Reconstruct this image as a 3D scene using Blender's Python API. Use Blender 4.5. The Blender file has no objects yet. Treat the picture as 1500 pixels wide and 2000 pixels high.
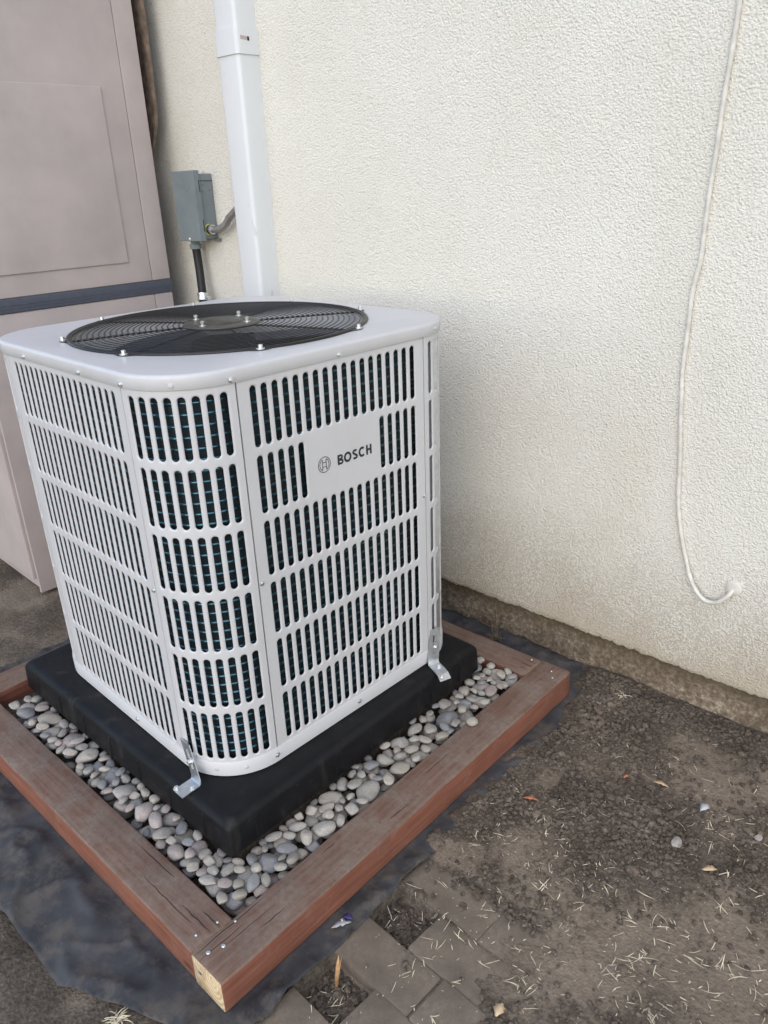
import bpy, bmesh, math, random
import numpy as np
from mathutils import Matrix, Vector
R_ = math.radians
random.seed(7); rng = np.random.default_rng(7)
scene = bpy.context.scene
COL = scene.collection

# ------------------------------------------------------------------ camera
CAM = Vector((1.5209, -1.0188, 1.1546))
YAW, PIT, ROL, FPX = R_(45.0), R_(-23.212), R_(-2.358), 1497.27
_f = Vector((-math.sin(YAW)*math.cos(PIT), math.cos(YAW)*math.cos(PIT), math.sin(PIT)))
_r = Vector((math.cos(YAW), math.sin(YAW), 0)); _u = _r.cross(_f)
CR = _r*math.cos(ROL)+_u*math.sin(ROL); CU = -_r*math.sin(ROL)+_u*math.cos(ROL)
cd = bpy.data.cameras.new('camera'); cam = bpy.data.objects.new('camera', cd); COL.objects.link(cam)
M = Matrix((CR, CU, -_f)).transposed().to_4x4(); M.translation = CAM
cam.matrix_world = M
cd.sensor_fit = 'HORIZONTAL'; cd.sensor_width = 36; cd.lens = FPX/1500*36
cd.clip_start = .02; cd.clip_end = 2000
scene.camera = cam

# ------------------------------------------------------------------ sky, sun, exposure
SUN_DIR = Vector((.50, -.85, 0)).normalized(); SUN_EL = R_(30)
SUN_DIR = Vector((SUN_DIR.x*math.cos(SUN_EL), SUN_DIR.y*math.cos(SUN_EL), math.sin(SUN_EL)))
w = bpy.data.worlds.new('World'); scene.world = w; w.use_nodes = True
nt = w.node_tree; nt.nodes.clear()
sky = nt.nodes.new('ShaderNodeTexSky'); sky.sky_type = 'NISHITA'; sky.sun_disc = False
sky.sun_elevation = SUN_EL; sky.sun_rotation = math.atan2(SUN_DIR.x, SUN_DIR.y)
sky.air_density = 1.0; sky.dust_density = .6; sky.ozone_density = 1.0
bg = nt.nodes.new('ShaderNodeBackground'); bg.inputs['Strength'].default_value = .15
wo = nt.nodes.new('ShaderNodeOutputWorld')
nt.links.new(sky.outputs[0], bg.inputs[0]); nt.links.new(bg.outputs[0], wo.inputs[0])
sl = bpy.data.lights.new('sun', 'SUN'); sl.energy = 1.1; sl.angle = R_(120); sl.color = (1, .90, .78)
so = bpy.data.objects.new('sun', sl); COL.objects.link(so)
so.rotation_euler = (-SUN_DIR).to_track_quat('-Z', 'Y').to_euler(); so.location = SUN_DIR*20
scene.view_settings.view_transform = 'Standard'; scene.view_settings.look = 'None'
scene.view_settings.gamma = 1; scene.view_settings.exposure = 0.92

# ------------------------------------------------------------------ helpers
def tag(o, label=None, cat=None, group=None, kind=None):
    if label: o['label'] = label
    if cat: o['category'] = cat
    if group: o['group'] = group
    if kind: o['kind'] = kind
    return o
def empty(name, loc=(0,0,0), rz=0):
    o = bpy.data.objects.new(name, None); o.location = loc; o.rotation_euler.z = rz
    o.empty_display_size = .1; COL.objects.link(o); return o
class MB:
    """collects geometry; build() links it as one mesh object"""
    def __init__(s): s.v = []; s.f = []; s.m = []; s.mi = 0
    def add(s, v, f):
        b = len(s.v); s.v += [tuple(p) for p in v]; s.f += [tuple(i+b for i in q) for q in f]; s.m += [s.mi]*len(f); return b
    def box(s, x0, x1, y0, y1, z0, z1, M=None):
        v = [Vector((x, y, z)) for z in (z0, z1) for y in (y0, y1) for x in (x0, x1)]
        if M: v = [M @ p for p in v]
        s.add(v, [(0,2,3,1),(4,5,7,6),(0,1,5,4),(2,6,7,3),(0,4,6,2),(1,3,7,5)])
    def loops(s, L, closed=True, cap0=False, cap1=False, flip=False):
        n = len(L[0]); v = [p for l in L for p in l]; f = []
        for k in range(len(L)-1):
            for i in range(n if closed else n-1):
                j = (i+1) % n; q = (k*n+i, k*n+j, (k+1)*n+j, (k+1)*n+i)
                f.append(q[::-1] if flip else q)
        if cap0: f.append(tuple(range(n))[::-1] if not flip else tuple(range(n)))
        if cap1:
            c = tuple((len(L)-1)*n+i for i in range(n)); f.append(c if not flip else c[::-1])
        s.add(v, f)
    def tube(s, path, r, n=10, cap=True, rs=None, closed=False):
        P = [Vector(p) for p in path]; L = []; up = None
        m = len(P)
        for i, p in enumerate(P):
            if closed: d = (P[(i+1) % m]-P[i-1]).normalized()
            else: d = (P[min(i+1, m-1)]-P[max(i-1, 0)]).normalized()
            if up is None:
                up = d.orthogonal().normalized()
            up = (up-d*up.dot(d)).normalized(); sd = d.cross(up)
            rr = rs[i] if rs else r
            L.append([p+(up*math.cos(2*math.pi*k/n)+sd*math.sin(2*math.pi*k/n))*rr for k in range(n)])
        if closed: L.append(L[0]); cap = False
        s.loops(L, True, cap, cap)
    def lathe(s, prof, origin=(0,0,0), axis=(0,0,1), n=16):
        """prof: (radius, height along axis) from bottom to top, capped"""
        ax = Vector(axis).normalized(); u = ax.orthogonal().normalized(); v = ax.cross(u); o = Vector(origin)
        L = [[o+ax*h+(u*math.cos(2*math.pi*k/n)+v*math.sin(2*math.pi*k/n))*r for k in range(n)] for r, h in prof]
        s.loops(L, True, True, True)
    def build(s, name, mats, parent=None, smooth=False, base=None, angle=None):
        me = bpy.data.meshes.new(name); V = s.v
        off = Vector((0,0,0))
        if parent is not None:
            r = parent
            while r.parent: r = r.parent
            off = r.location.copy()
        elif base is not None: off = Vector(base)
        me.from_pydata([(p[0]-off.x, p[1]-off.y, p[2]-off.z) for p in V], [], s.f)
        if not isinstance(mats, (list, tuple)): mats = [mats]
        for m in mats: me.materials.append(m)
        if any(s.m): me.polygons.foreach_set('material_index', s.m)
        if smooth: me.polygons.foreach_set('use_smooth', [True]*len(me.polygons))
        if angle: me.set_sharp_from_angle(angle=R_(angle))
        me.update()
        o = bpy.data.objects.new(name, me); COL.objects.link(o)
        if parent is not None: o.parent = parent
        elif base is not None: o.location = off
        return o
def bevel(o, wd, seg=2, ang=35):
    bm = bmesh.new(); bm.from_mesh(o.data)
    e = [x for x in bm.edges if len(x.link_faces) == 2 and x.calc_face_angle(0) > R_(ang)]
    bmesh.ops.bevel(bm, geom=e, offset=wd, segments=seg, affect='EDGES', profile=.6, clamp_overlap=True)
    bm.to_mesh(o.data); bm.free(); return o
def smooth(o, ang=40):
    o.data.polygons.foreach_set('use_smooth', [True]*len(o.data.polygons)); o.data.set_sharp_from_angle(angle=R_(ang)); return o

# lattice noise (numpy) for terrain
_L = rng.random((256, 256))
def vnoise(x, y, sc, seed=0):
    x = np.asarray(x, float)*sc+seed*17.3; y = np.asarray(y, float)*sc+seed*31.7
    xi = np.floor(x).astype(int); yi = np.floor(y).astype(int); fx = x-xi; fy = y-yi
    fx = fx*fx*(3-2*fx); fy = fy*fy*(3-2*fy)
    g = lambda a, b: _L[a % 256, b % 256]
    return (g(xi,yi)*(1-fx)+g(xi+1,yi)*fx)*(1-fy)+(g(xi,yi+1)*(1-fx)+g(xi+1,yi+1)*fx)*fy
def fbm(x, y, sc, seed=0, oc=4):
    t = 0; a = .5
    for k in range(oc): t = t+a*vnoise(x, y, sc*2**k, seed+k*3); a *= .5
    return t
def sstep(a, b, x): t = np.clip((np.asarray(x, float)-a)/(b-a), 0, 1); return t*t*(3-2*t)

# ------------------------------------------------------------------ materials
def nodes(name):
    m = bpy.data.materials.new(name); m.use_nodes = True; t = m.node_tree; t.nodes.clear()
    o = t.nodes.new('ShaderNodeOutputMaterial'); b = t.nodes.new('ShaderNodeBsdfPrincipled')
    t.links.new(b.outputs[0], o.inputs[0]); return m, t, b
class G:
    def __init__(s, name):
        s.m, s.t, s.b = nodes(name); s.tc = s.t.nodes.new('ShaderNodeTexCoord')
    def n(s, ty, **kw):
        x = s.t.nodes.new(ty)
        for k, v in kw.items():
            if k.startswith('i_'):
                key = k[2:].replace('_', ' '); x.inputs[int(key) if key.isdigit() else key].default_value = v
            else: setattr(x, k, v)
        return x
    def l(s, a, b): s.t.links.new(a, b)
    def co(s, scale=(1,1,1), src='Object', rot=(0,0,0)):
        mp = s.n('ShaderNodeMapping'); mp.inputs['Scale'].default_value = scale; mp.inputs['Rotation'].default_value = rot
        s.l(s.tc.outputs[src], mp.inputs[0]); return mp.outputs[0]
    def noise(s, sc, det=4, rough=.55, co=None, dist=0):
        x = s.n('ShaderNodeTexNoise', i_Scale=sc, i_Detail=det, i_Roughness=rough, i_Distortion=dist)
        s.l(co if co is not None else s.co(), x.inputs['Vector']); return x.outputs['Fac']
    def vor(s, sc, co=None, feature='F1', out='Distance', rand=1):
        x = s.n('ShaderNodeTexVoronoi', feature=feature, i_Scale=sc, i_Randomness=rand)
        s.l(co if co is not None else s.co(), x.inputs['Vector']); return x.outputs[out]
    def ramp(s, fac, stops, interp='LINEAR'):
        x = s.n('ShaderNodeValToRGB'); e = x.color_ramp.elements; x.color_ramp.interpolation = interp
        while len(e) < len(stops): e.new(.5)
        for k, (p, c) in enumerate(stops):
            e[k].position = p; e[k].color = (c, c, c, 1) if isinstance(c, (int, float)) else (*c, 1)
        s.l(fac, x.inputs[0]); return x.outputs[0]
    def mix(s, fac, a, b, mode='MIX'):
        x = s.n('ShaderNodeMix', data_type='RGBA', blend_type=mode)
        for i, v in ((0, fac), (6, a), (7, b)):
            if isinstance(v, (int, float)): x.inputs[i].default_value = v if i == 0 else (v, v, v, 1)
            elif isinstance(v, tuple): x.inputs[i].default_value = (*v, 1)
            else: s.l(v, x.inputs[i])
        return x.outputs[2]
    def math(s, op, a, b=0):
        x = s.n('ShaderNodeMath', operation=op)
        for i, v in ((0, a), (1, b)):
            if isinstance(v, (int, float)): x.inputs[i].default_value = v
            else: s.l(v, x.inputs[i])
        return x.outputs[0]
    def sep(s, src='Object'):
        x = s.n('ShaderNodeSeparateXYZ'); s.l(s.tc.outputs[src], x.inputs[0]); return x.outputs
    def bump(s, h, strength=.5, dist=.003, prev=None):
        x = s.n('ShaderNodeBump', i_Strength=strength, i_Distance=dist); s.l(h, x.inputs['Height'])
        if prev is not None: s.l(prev, x.inputs['Normal'])
        return x.outputs[0]
    def done(s, col=None, rough=None, metal=0, normal=None, spec=None):
        for k, v in (('Base Color', col), ('Roughness', rough), ('Metallic', metal), ('Normal', normal), ('Specular IOR Level', spec)):
            if v is None: continue
            if isinstance(v, tuple): s.b.inputs[k].default_value = (*v, 1)
            elif isinstance(v, (int, float)): s.b.inputs[k].default_value = v
            else: s.l(v, s.b.inputs[k])
        return s.m
def simple(name, col, rough=.5, metal=0, var=.12, sc=20, bs=0, bd=.001, bsc=60, spec=None):
    g = G(name); n = g.noise(sc)
    lo = tuple(c*(1-var) for c in col); hi = tuple(min(1, c*(1+var)) for c in col)
    c = g.ramp(n, [(.3, lo), (.7, hi)])
    nm = g.bump(g.noise(bsc), bs, bd) if bs else None
    r = g.ramp(g.noise(sc*2.3), [(.3, max(0, rough-.06)), (.7, min(1, rough+.08))])
    return g.done(c, r, metal, nm, spec)
MT = {}
def m_stucco():
    g = G('stucco'); c0 = g.co(); z = g.sep()[2]
    wn = g.noise(14, 3, .5, c0)
    v1 = g.vor(230, c0, 'SMOOTH_F1'); n1 = g.noise(300, 3, .6, c0); n2 = g.noise(120, 2, .5, c0)
    h = g.math('ADD', g.math('MULTIPLY', v1, -1.1), g.math('ADD', g.math('MULTIPLY', n1, .55), g.math('MULTIPLY', n2, .55)))
    nm = g.bump(h, .9, .0031); nm = g.bump(wn, .12, .010, nm)
    base = g.ramp(g.noise(2.2, 4, .6, c0), [(.3, (.715, .687, .612)), (.7, (.775, .752, .685))])
    # pits tinted darker than the face
    base = g.mix(g.ramp(v1, [(.30, 0), (.62, .3)]), base, (.50, .46, .38))
    # dirt splashed up from the soil, in specks, strongest near the screed
    zz = g.math('ADD', g.math('SUBTRACT', z, .126), g.math('MULTIPLY', g.math('SUBTRACT', g.noise(5, 4, .6, c0), .5), .24))
    m1 = g.ramp(zz, [(.0, 1), (.14, .6), (.40, 0)]); 
    sp = g.ramp(g.math('ADD', h, g.math('MULTIPLY', g.noise(75, 5, .7, c0), .4)), [(.20, 1), (.52, 0)])
    base = g.mix(g.math('MULTIPLY', g.math('MULTIPLY', m1, sp), .75), base, (.25, .215, .17))
    m2 = g.ramp(zz, [(.0, .9), (.07, .6), (.30, 0)])
    base = g.mix(g.math('MULTIPLY', m2, g.ramp(g.noise(3.1, 4, .6, c0), [(.35, .35), (.6, 1)])), base, (.44, .375, .285))
    st_ = g.ramp(g.noise(2.4, 5, .6, g.co((1, 1, .22))), [(.56, 0), (.72, 1)])
    base = g.mix(g.math('MULTIPLY', st_, .16), base, (.52, .46, .35))
    # few tiny dark flecks
    fl = g.ramp(g.vor(9, c0), [(.0, 1), (.012, 1), (.02, 0)])
    base = g.mix(g.math('MULTIPLY', fl, .7), base, (.15, .1, .07))
    return g.done(base, .92, 0, nm, .2)
def m_footing():
    g = G('footing'); c0 = g.co(); z = g.sep()[2]
    n = g.noise(80, 5, .7, c0); n2 = g.noise(9, 4, .6, c0)
    s = g.math('ADD', g.math('MULTIPLY', n, .7), g.math('MULTIPLY', n2, .3))
    c = g.ramp(s, [(.42, (.135, .103, .072)), (.53, (.245, .195, .14)), (.64, (.45, .385, .295))])
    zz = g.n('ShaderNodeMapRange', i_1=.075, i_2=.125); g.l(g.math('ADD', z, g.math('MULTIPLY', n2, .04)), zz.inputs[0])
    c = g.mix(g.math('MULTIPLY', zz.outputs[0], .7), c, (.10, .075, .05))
    return g.done(c, .95, 0, g.bump(g.noise(70, 5, .7, c0), .8, .008), .15)
def m_dirt(name='soil', dark=1.0, dust=True):
    g = G(name); c0 = g.co()
    a = g.noise(6, 5, .6, c0); b = g.noise(95, 6, .75, c0)
    c = g.ramp(g.math('ADD', g.math('MULTIPLY', a, .4), g.math('MULTIPLY', b, .6)),
               [(.36, (.046*dark, .036*dark, .027*dark)), (.5, (.108*dark, .086*dark, .066*dark)), (.64, (.22*dark, .177*dark, .136*dark))])
    if dust:
        at = g.n('ShaderNodeAttribute', attribute_name='moist')
        du = g.ramp(g.math('ADD', at.outputs['Fac'], g.math('MULTIPLY', g.math('SUBTRACT', g.noise(13, 5, .65, c0), .5), .9)), [(.18, 1), (.62, 0)])
        c = g.mix(g.math('MULTIPLY', du, .8), c, g.ramp(g.math('ADD', g.math('MULTIPLY', b, .6), g.math('MULTIPLY', a, .4)), [(.36, (.15, .117, .086)), (.5, (.235, .187, .140)), (.66, (.32, .258, .195))]))
    nm = g.bump(g.vor(160, c0), .5, .004); nm = g.bump(b, .6, .006, nm)
    return g.done(c, .96, 0, nm, .15)
def m_wood(kind):
    g = G('timber_'+kind); gr = g.co((38, 1.6, 38)); c0 = g.co()
    a = g.noise(3, 5, .6, gr, .4); fine = g.noise(9, 4, .65, g.co((60, 2.4, 60)))
    if kind == 'side':
        c = g.ramp(a, [(.3, (.17, .063, .039)), (.52, (.225, .088, .056)), (.72, (.275, .120, .080))])
        blot = g.ramp(g.noise(7, 4, .6, c0), [(.5, 0), (.68, 1)])
        c = g.mix(g.math('MULTIPLY', blot, .45), c, (.17, .085, .060))
        dust = g.ramp(g.noise(26, 5, .7, c0), [(.56, 0), (.7, 1)])
        c = g.mix(g.math('MULTIPLY', dust, .3), c, (.29, .20, .155))
        knot = g.ramp(g.vor(6.5, g.co((1, .45, 1))), [(.0, 1), (.035, 1), (.07, 0)])
        c = g.mix(g.math('MULTIPLY', knot, .7), c, (.075, .03, .02))
        return g.done(c, .72, 0, g.bump(fine, .35, .0016), .3)
    if kind == 'top':
        c = g.ramp(a, [(.3, (.125, .068, .048)), (.52, (.18, .108, .080)), (.75, (.235, .155, .118))])
        dust = g.ramp(g.noise(9, 6, .7, c0), [(.40, 0), (.60, 1)])
        c = g.mix(g.math('MULTIPLY', dust, .7), c, g.ramp(g.noise(90, 5, .75, c0), [(.3, (.15, .118, .095)), (.7, (.285, .232, .188))]))
        red = g.ramp(g.noise(9, 4, .6, g.co((1.6, .6, 1.6))), [(.56, 0), (.70, 1)])
        c = g.mix(g.math('MULTIPLY', red, .55), c, (.14, .052, .034))
        sp = g.ramp(g.vor(34, c0), [(.0, 1), (.055, 1), (.10, 0)])
        c = g.mix(g.math('MULTIPLY', sp, g.ramp(g.noise(11, 3, .5, c0), [(.5, 0), (.62, .9)])), c, (.06, .032, .024))
        ck = g.ramp(g.noise(2.2, 2, .5, g.co((52, 1.1, 52))), [(.27, 1), (.31, 0)])
        c = g.mix(g.math('MULTIPLY', ck, .8), c, (.045, .022, .016))
        h = g.math('SUBTRACT', fine, g.math('MULTIPLY', ck, .8))
        return g.done(c, .85, 0, g.bump(h, .45, .002), .2)
    # freshly cut end grain
    wv = g.n('ShaderNodeTexWave', wave_type='RINGS', rings_direction='Y', i_Scale=26, i_Distortion=3.2, i_Detail=2)
    mp = g.n('ShaderNodeMapping'); mp.inputs['Location'].default_value = (-.03, 0, .02); mp.inputs['Scale'].default_value = (1.6, 1, 1)
    g.l(g.tc.outputs['Object'], mp.inputs[0]); g.l(mp.outputs[0], wv.inputs['Vector']); wv.inputs['Detail Scale'].default_value = 1.2
    c = g.ramp(wv.outputs['Fac'], [(.1, (.50, .375, .215)), (.5, (.60, .465, .29)), (.9, (.65, .52, .345))])
    rim = g.ramp(g.noise(24, 4, .6, c0), [(.5, 0), (.66, 1)])
    c = g.mix(g.math('MULTIPLY', rim, .55), c, (.30, .17, .085))
    return g.done(c, .8, 0, g.bump(wv.outputs['Fac'], .15, .001), .2)
def m_fabric():
    g = G('landscape_cloth'); c0 = g.co()
    wv = g.noise(420, 2, .5, c0)
    c = g.ramp(g.noise(9, 5, .6, c0), [(.35, (.038, .038, .041)), (.65, (.074, .075, .080))])
    c = g.mix(g.math('MULTIPLY', g.ramp(g.noise(14, 6, .75, c0), [(.46, 0), (.60, 1)]), .7), c, (.120, .102, .084))
    return g.done(c, .8, 0, g.bump(wv, .25, .0008), .3)
def m_pebble(name, lo, hi, spot):
    g = G(name); oi = g.n('ShaderNodeObjectInfo')
    mp = g.n('ShaderNodeVectorMath', operation='ADD'); g.l(g.tc.outputs['Object'], mp.inputs[0])
    cb = g.n('ShaderNodeCombineXYZ')
    for k in range(3): g.l(g.math('MULTIPLY', oi.outputs['Random'], 13.7*(k+1)), cb.inputs[k])
    g.l(cb.outputs[0], mp.inputs[1]); c0 = mp.outputs[0]
    t = g.math('ADD', g.math('MULTIPLY', g.noise(1.1, 4, .6, c0), .6), g.math('MULTIPLY', oi.outputs['Random'], .4))
    c = g.ramp(t, [(.28, lo), (.72, hi)])
    s = g.ramp(g.noise(4.5, 5, .75, c0), [(.52, 0), (.66, 1)])
    c = g.mix(g.math('MULTIPLY', s, .6), c, spot)
    pt = g.ramp(g.noise(1.6, 5, .65, c0), [(.50, 0), (.60, 1)])
    c = g.mix(g.math('MULTIPLY', pt, .35), c, (.30, .255, .20))
    vein = g.ramp(g.noise(.8, 3, .5, c0, 2.5), [(.485, 0), (.5, .5), (.515, 0)])
    c = g.mix(vein, c, (.45, .42, .37))
    d = g.ramp(g.noise(14, 4, .7, c0), [(.36, .6), (.5, 0)])
    c = g.mix(d, c, (.16, .14, .12))
    return g.done(c, .78, 0, g.bump(g.noise(7, 5, .7, c0), .25, .05), .3)
def m_fins():
    g = G('coil_fins'); z = g.sep()[2]
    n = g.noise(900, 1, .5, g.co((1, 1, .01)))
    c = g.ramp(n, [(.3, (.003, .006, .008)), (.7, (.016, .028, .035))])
    return g.done(c, .5, .2, g.bump(n, .5, .002), .35)
def m_pad():
    g = G('pad_plastic'); c0 = g.co()
    c = g.ramp(g.noise(7, 5, .6, c0), [(.35, (.0045, .0045, .0055)), (.65, (.009, .009, .0105))])
    du = g.ramp(g.noise(30, 6, .75, c0), [(.56, 0), (.74, 1)])
    c = g.mix(g.math('MULTIPLY', du, .22), c, (.06, .053, .047))
    sc = g.ramp(g.noise(16, 3, .6, g.co((1, 1, .25))), [(.60, 0), (.72, 1)])
    c = g.mix(g.math('MULTIPLY', sc, .25), c, (.10, .085, .07))
    r = g.ramp(g.noise(12, 4, .6, c0), [(.3, .42), (.7, .62)])
    return g.done(c, r, 0, g.bump(g.noise(25, 3, .5, c0), .12, .004), .22)
def m_paint():
    g = G('casing_paint'); c0 = g.co()
    c = g.ramp(g.noise(5, 3, .5, c0), [(.3, (.535, .527, .53)), (.7, (.57, .562, .565))])
    du = g.ramp(g.noise(16, 6, .75, g.co((1, 1, .35))), [(.54, 0), (.75, 1)])
    c = g.mix(g.math('MULTIPLY', du, .22), c, (.42, .39, .35))
    return g.done(c, g.ramp(g.noise(9, 4, .6, c0), [(.3, .30), (.7, .42)]), 0, g.bump(g.noise(380, 2, .5, c0), .04, .0006), .5)
def m_pvc():
    g = G('raceway_pvc'); c0 = g.co()
    c = g.ramp(g.noise(4, 4, .6, g.co((1, 1, .4))), [(.3, (.62, .635, .645)), (.7, (.68, .69, .695))])
    s = g.ramp(g.noise(13, 4, .6, g.co((1.4, 1.4, .5))), [(.66, 0), (.70, 1)])
    c = g.mix(g.math('MULTIPLY', s, .35), c, (.36, .31, .26))
    return g.done(c, .38, 0, None, .5)
MT['stucco'] = m_stucco(); MT['footing'] = m_footing(); MT['soil'] = m_dirt(); MT['clod'] = m_dirt('soil_crumb', 1.15, False)
MT['paver'] = None
for k in ('side', 'top', 'end'): MT['wood_'+k] = m_wood(k)
MT['fabric'] = m_fabric(); MT['fins'] = m_fins(); MT['pad'] = m_pad(); MT['paint'] = m_paint(); MT['pvc'] = m_pvc()
def m_paver():
    g = G('paver_concrete'); c0 = g.co(); oi = g.n('ShaderNodeObjectInfo')
    c = g.ramp(g.noise(90, 5, .7, c0), [(.3, (.155, .124, .093)), (.7, (.25, .203, .155))])
    c = g.mix(g.math('MULTIPLY', g.ramp(g.noise(11, 4, .6, c0), [(.45, 0), (.62, 1)]), .6), c, (.12, .096, .073))
    c = g.mix(g.math('MULTIPLY', oi.outputs['Random'], .25), c, (.15, .115, .09))
    return g.done(c, .93, 0, g.bump(g.noise(110, 5, .7, c0), .5, .003), .2)
MT['paver'] = m_paver()
MT['steel'] = simple('galvanised_steel', (.62, .64, .66), .34, .9, .12, 60)
MT['screw'] = simple('zinc_screw', (.72, .73, .74), .28, .9, .1, 200)
MT['black_wire'] = simple('grille_wire', (.010, .0095, .0095), .36, .0, .25, 60, 0, .001, 60, .45)
MT['hub'] = simple('hub_plate', (.075, .068, .056), .45, .3, .35, 30)
MT['blade'] = simple('fan_blade', (.010, .019, .045), .34, 0, .2, 10)
MT['dark'] = simple('inner_dark', (.008, .009, .010), .8)
MT['tube'] = simple('coil_tube', (.06, .145, .185), .3, .85, .3, 40)
MT['ink'] = simple('print_ink', (.012, .014, .022), .5)
MT['box_grey'] = simple('enclosure_grey', (.175, .205, .215), .5, 0, .10, 12, .05, .001, 200)
MT['rubber'] = simple('black_conduit', (.012, .012, .014), .45, 0, .2, 60)
MT['emt'] = simple('conduit_steel', (.34, .325, .31), .38, .6, .2, 30)
MT['yellow'] = simple('yellow_seal', (.62, .55, .05), .5)
MT['resin'] = simple('taupe_resin', (.41, .352, .335), .55, 0, .10, 5, .12, .0015, 160)
MT['band'] = simple('dark_grey_resin', (.065, .072, .095), .55, 0, .1, 40, .3, .002, 220)
MT['board'] = simple('old_board', (.16, .115, .085), .9, 0, .5, 30, .4, .002, 80)
MT['cable'] = simple('cable_painted', (.62, .59, .53), .6, 0, .16, 45, .3, .002, 60)
MT['straw'] = simple('straw', (.64, .56, .40), .75, 0, .4, 60)
MT['leaf_red'] = simple('leaf_rust', (.48, .17, .085), .7, 0, .25, 60)
MT['leaf_tan'] = simple('leaf_tan', (.58, .42, .26), .75, 0, .25, 60)
MT['palestone'] = simple('pale_stone', (.33, .295, .265), .9, 0, .35, 60, .6, .004, 90)
MT['flake'] = simple('plastic_flake', (.45, .45, .46), .4, 0, .15, 60)
MT['blue'] = simple('blue_scrap', (.06, .05, .20), .5)
MT['stick'] = simple('split_stick', (.44, .25, .11), .8, 0, .4, 50)
MT['gravel'] = m_dirt('base_gravel', .8, False)
MT['weed'] = simple('dry_weed', (.19, .15, .10), .9, 0, .4, 60)
PEB = {'grey': m_pebble('pebble_grey', (.27, .252, .226), (.44, .41, .365), (.19, .18, .175)),
       'tan': m_pebble('pebble_tan', (.35, .315, .265), (.50, .455, .39), (.26, .22, .18)),
       'pink': m_pebble('pebble_pink', (.34, .285, .26), (.47, .40, .365), (.29, .22, .195)),
       'slate': m_pebble('pebble_slate', (.185, .19, .20), (.29, .295, .30), (.14, .14, .145))}

# ------------------------------------------------------------------ dimensions (metres)
A, S, RC = .395, .2505, .1445          # casing half width, half flat panel, corner radius
ZB, ZL, ZT = -.005, .841, .868         # bottom, underside of lid skirt, lid top
GZ = -.178                              # ground level
WY, TY = R_(1.707), R_(1.8815)          # yaw of the wall, of pad and timbers
WN = .687                               # wall face distance
def W(x, off, z):                       # wall coordinates: along, out of the wall, up
    y = WN-off; return Vector((x*math.cos(WY)-y*math.sin(WY), x*math.sin(WY)+y*math.cos(WY), z))
def T(x, y, z): return Vector((x*math.cos(TY)-y*math.sin(TY), x*math.sin(TY)+y*math.cos(TY), z))

# ------------------------------------------------------------------ ground
HOLES = [(.700, .812, -.300, -.2), (.715, .822, -.492, -.394), (.700, .80, -.095, .0)]
def height(x, y):
    x = np.asarray(x, float); y = np.asarray(y, float)
    n = fbm(x, y, 3.0, 1)-.47
    h = GZ+.004+.016*n
    # crumbly zone
    cr = crumb(x, y)
    h = h+cr*(.016*(fbm(x, y, 22, 5)-.45)+.009*(fbm(x, y, 75, 9)-.45))
    h = h+.003*(fbm(x, y, 60, 13, 3)-.45)
    # paved patch: dirt thins out so pavers show
    pv = sstep(1.06, .90, x+.05*(fbm(x, y, 9, 21)-.5))*sstep(-.06, -.13, y+.06*(fbm(x, y, 9, 25)-.5))
    pv2 = np.maximum(pv, sstep(1.25, 1.02, x)*sstep(-.22, -.34, y)*.85)
    h = h-pv2*(.0085)
    for (a, b, c, d) in HOLES[:2]:
        k = sstep(a-.004, a+.006, x)*sstep(b+.004, b-.006, x)*sstep(c-.004, c+.006, y)*sstep(d+.004, d-.006, y)
        h = h*(1-k)+k*(GZ-.052+.016*fbm(x, y, 30, 3)+.012*fbm(x, y, 80, 8))
    # soil banked against the footing
    wy = -x*math.sin(WY)+y*math.cos(WY)
    h = h+.014*sstep(.60, .73, wy)*sstep(.55, .7, x)
    h = h-.02*sstep(1.06, 1.10, x)*0
    # hollow under the frame and cloth
    tx = x*math.cos(TY)+y*math.sin(TY); ty = -x*math.sin(TY)+y*math.cos(TY)
    nn = .050*(fbm(x, y, 7, 33, 2)-.5)+.008*(fbm(x, y, 30, 35, 2)-.5); edge = .655+nn+.03*np.exp(-((ty+.58)/.10)**2)+.02*np.exp(-((ty-.36)/.06)**2)
    inn = sstep(edge+.022, edge-.018, tx)*sstep(.72, .66, ty-.0*tx)*sstep(-1.0, -.97, ty)
    inn = inn*np.where((ty > .60), sstep(.64, .56, tx+nn), 1)
    h = h*(1-inn)+inn*(GZ-.010)
    return h
def crumb(x, y):
    c = sstep(.36, .60, fbm(x, y, 4.5, 41))*.8+.12
    c = np.maximum(c, .95*np.exp(-(((x-1.0)/.17)**2+((y-.22)/.20)**2)))
    c = np.maximum(c, .8*np.exp(-(((x-.80)/.15)**2+((y-.50)/.14)**2)))
    c = c*(1-.8*np.exp(-(((x-1.16)/.16)**2+((y+.02)/.16)**2)))
    return np.clip(c, 0, 1)
xs = np.concatenate([[-900, -200, -60, -20, -8, -4, -2.4], np.arange(-1.6, .40, .08), np.arange(.40, 1.62, .0055), np.arange(1.66, 2.6, .08), [3.2, 5, 9, 20, 60, 200, 900]])
ys = np.concatenate([[-900, -200, -60, -20, -8, -4, -2.4], np.arange(-1.7, -.86, .07), np.arange(-.86, .78, .0055), [.82, .9, 1.1, 1.6, 3, 8, 20, 60, 200, 900]])
X, Y = np.meshgrid(xs, ys); H = height(X, Y)
far = sstep(1.8, 4, np.hypot(X, Y)); H = H*(1-far)+far*(GZ-.01)
nx, ny = len(xs), len(ys)
me = bpy.data.meshes.new('ground')
idx = np.arange(nx*ny).reshape(ny, nx)
F = np.stack([idx[:-1, :-1], idx[:-1, 1:], idx[1:, 1:], idx[1:, :-1]], -1).reshape(-1, 4)
me.from_pydata(np.stack([X, Y, H], -1).reshape(-1, 3).tolist(), [], F.tolist())
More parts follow.
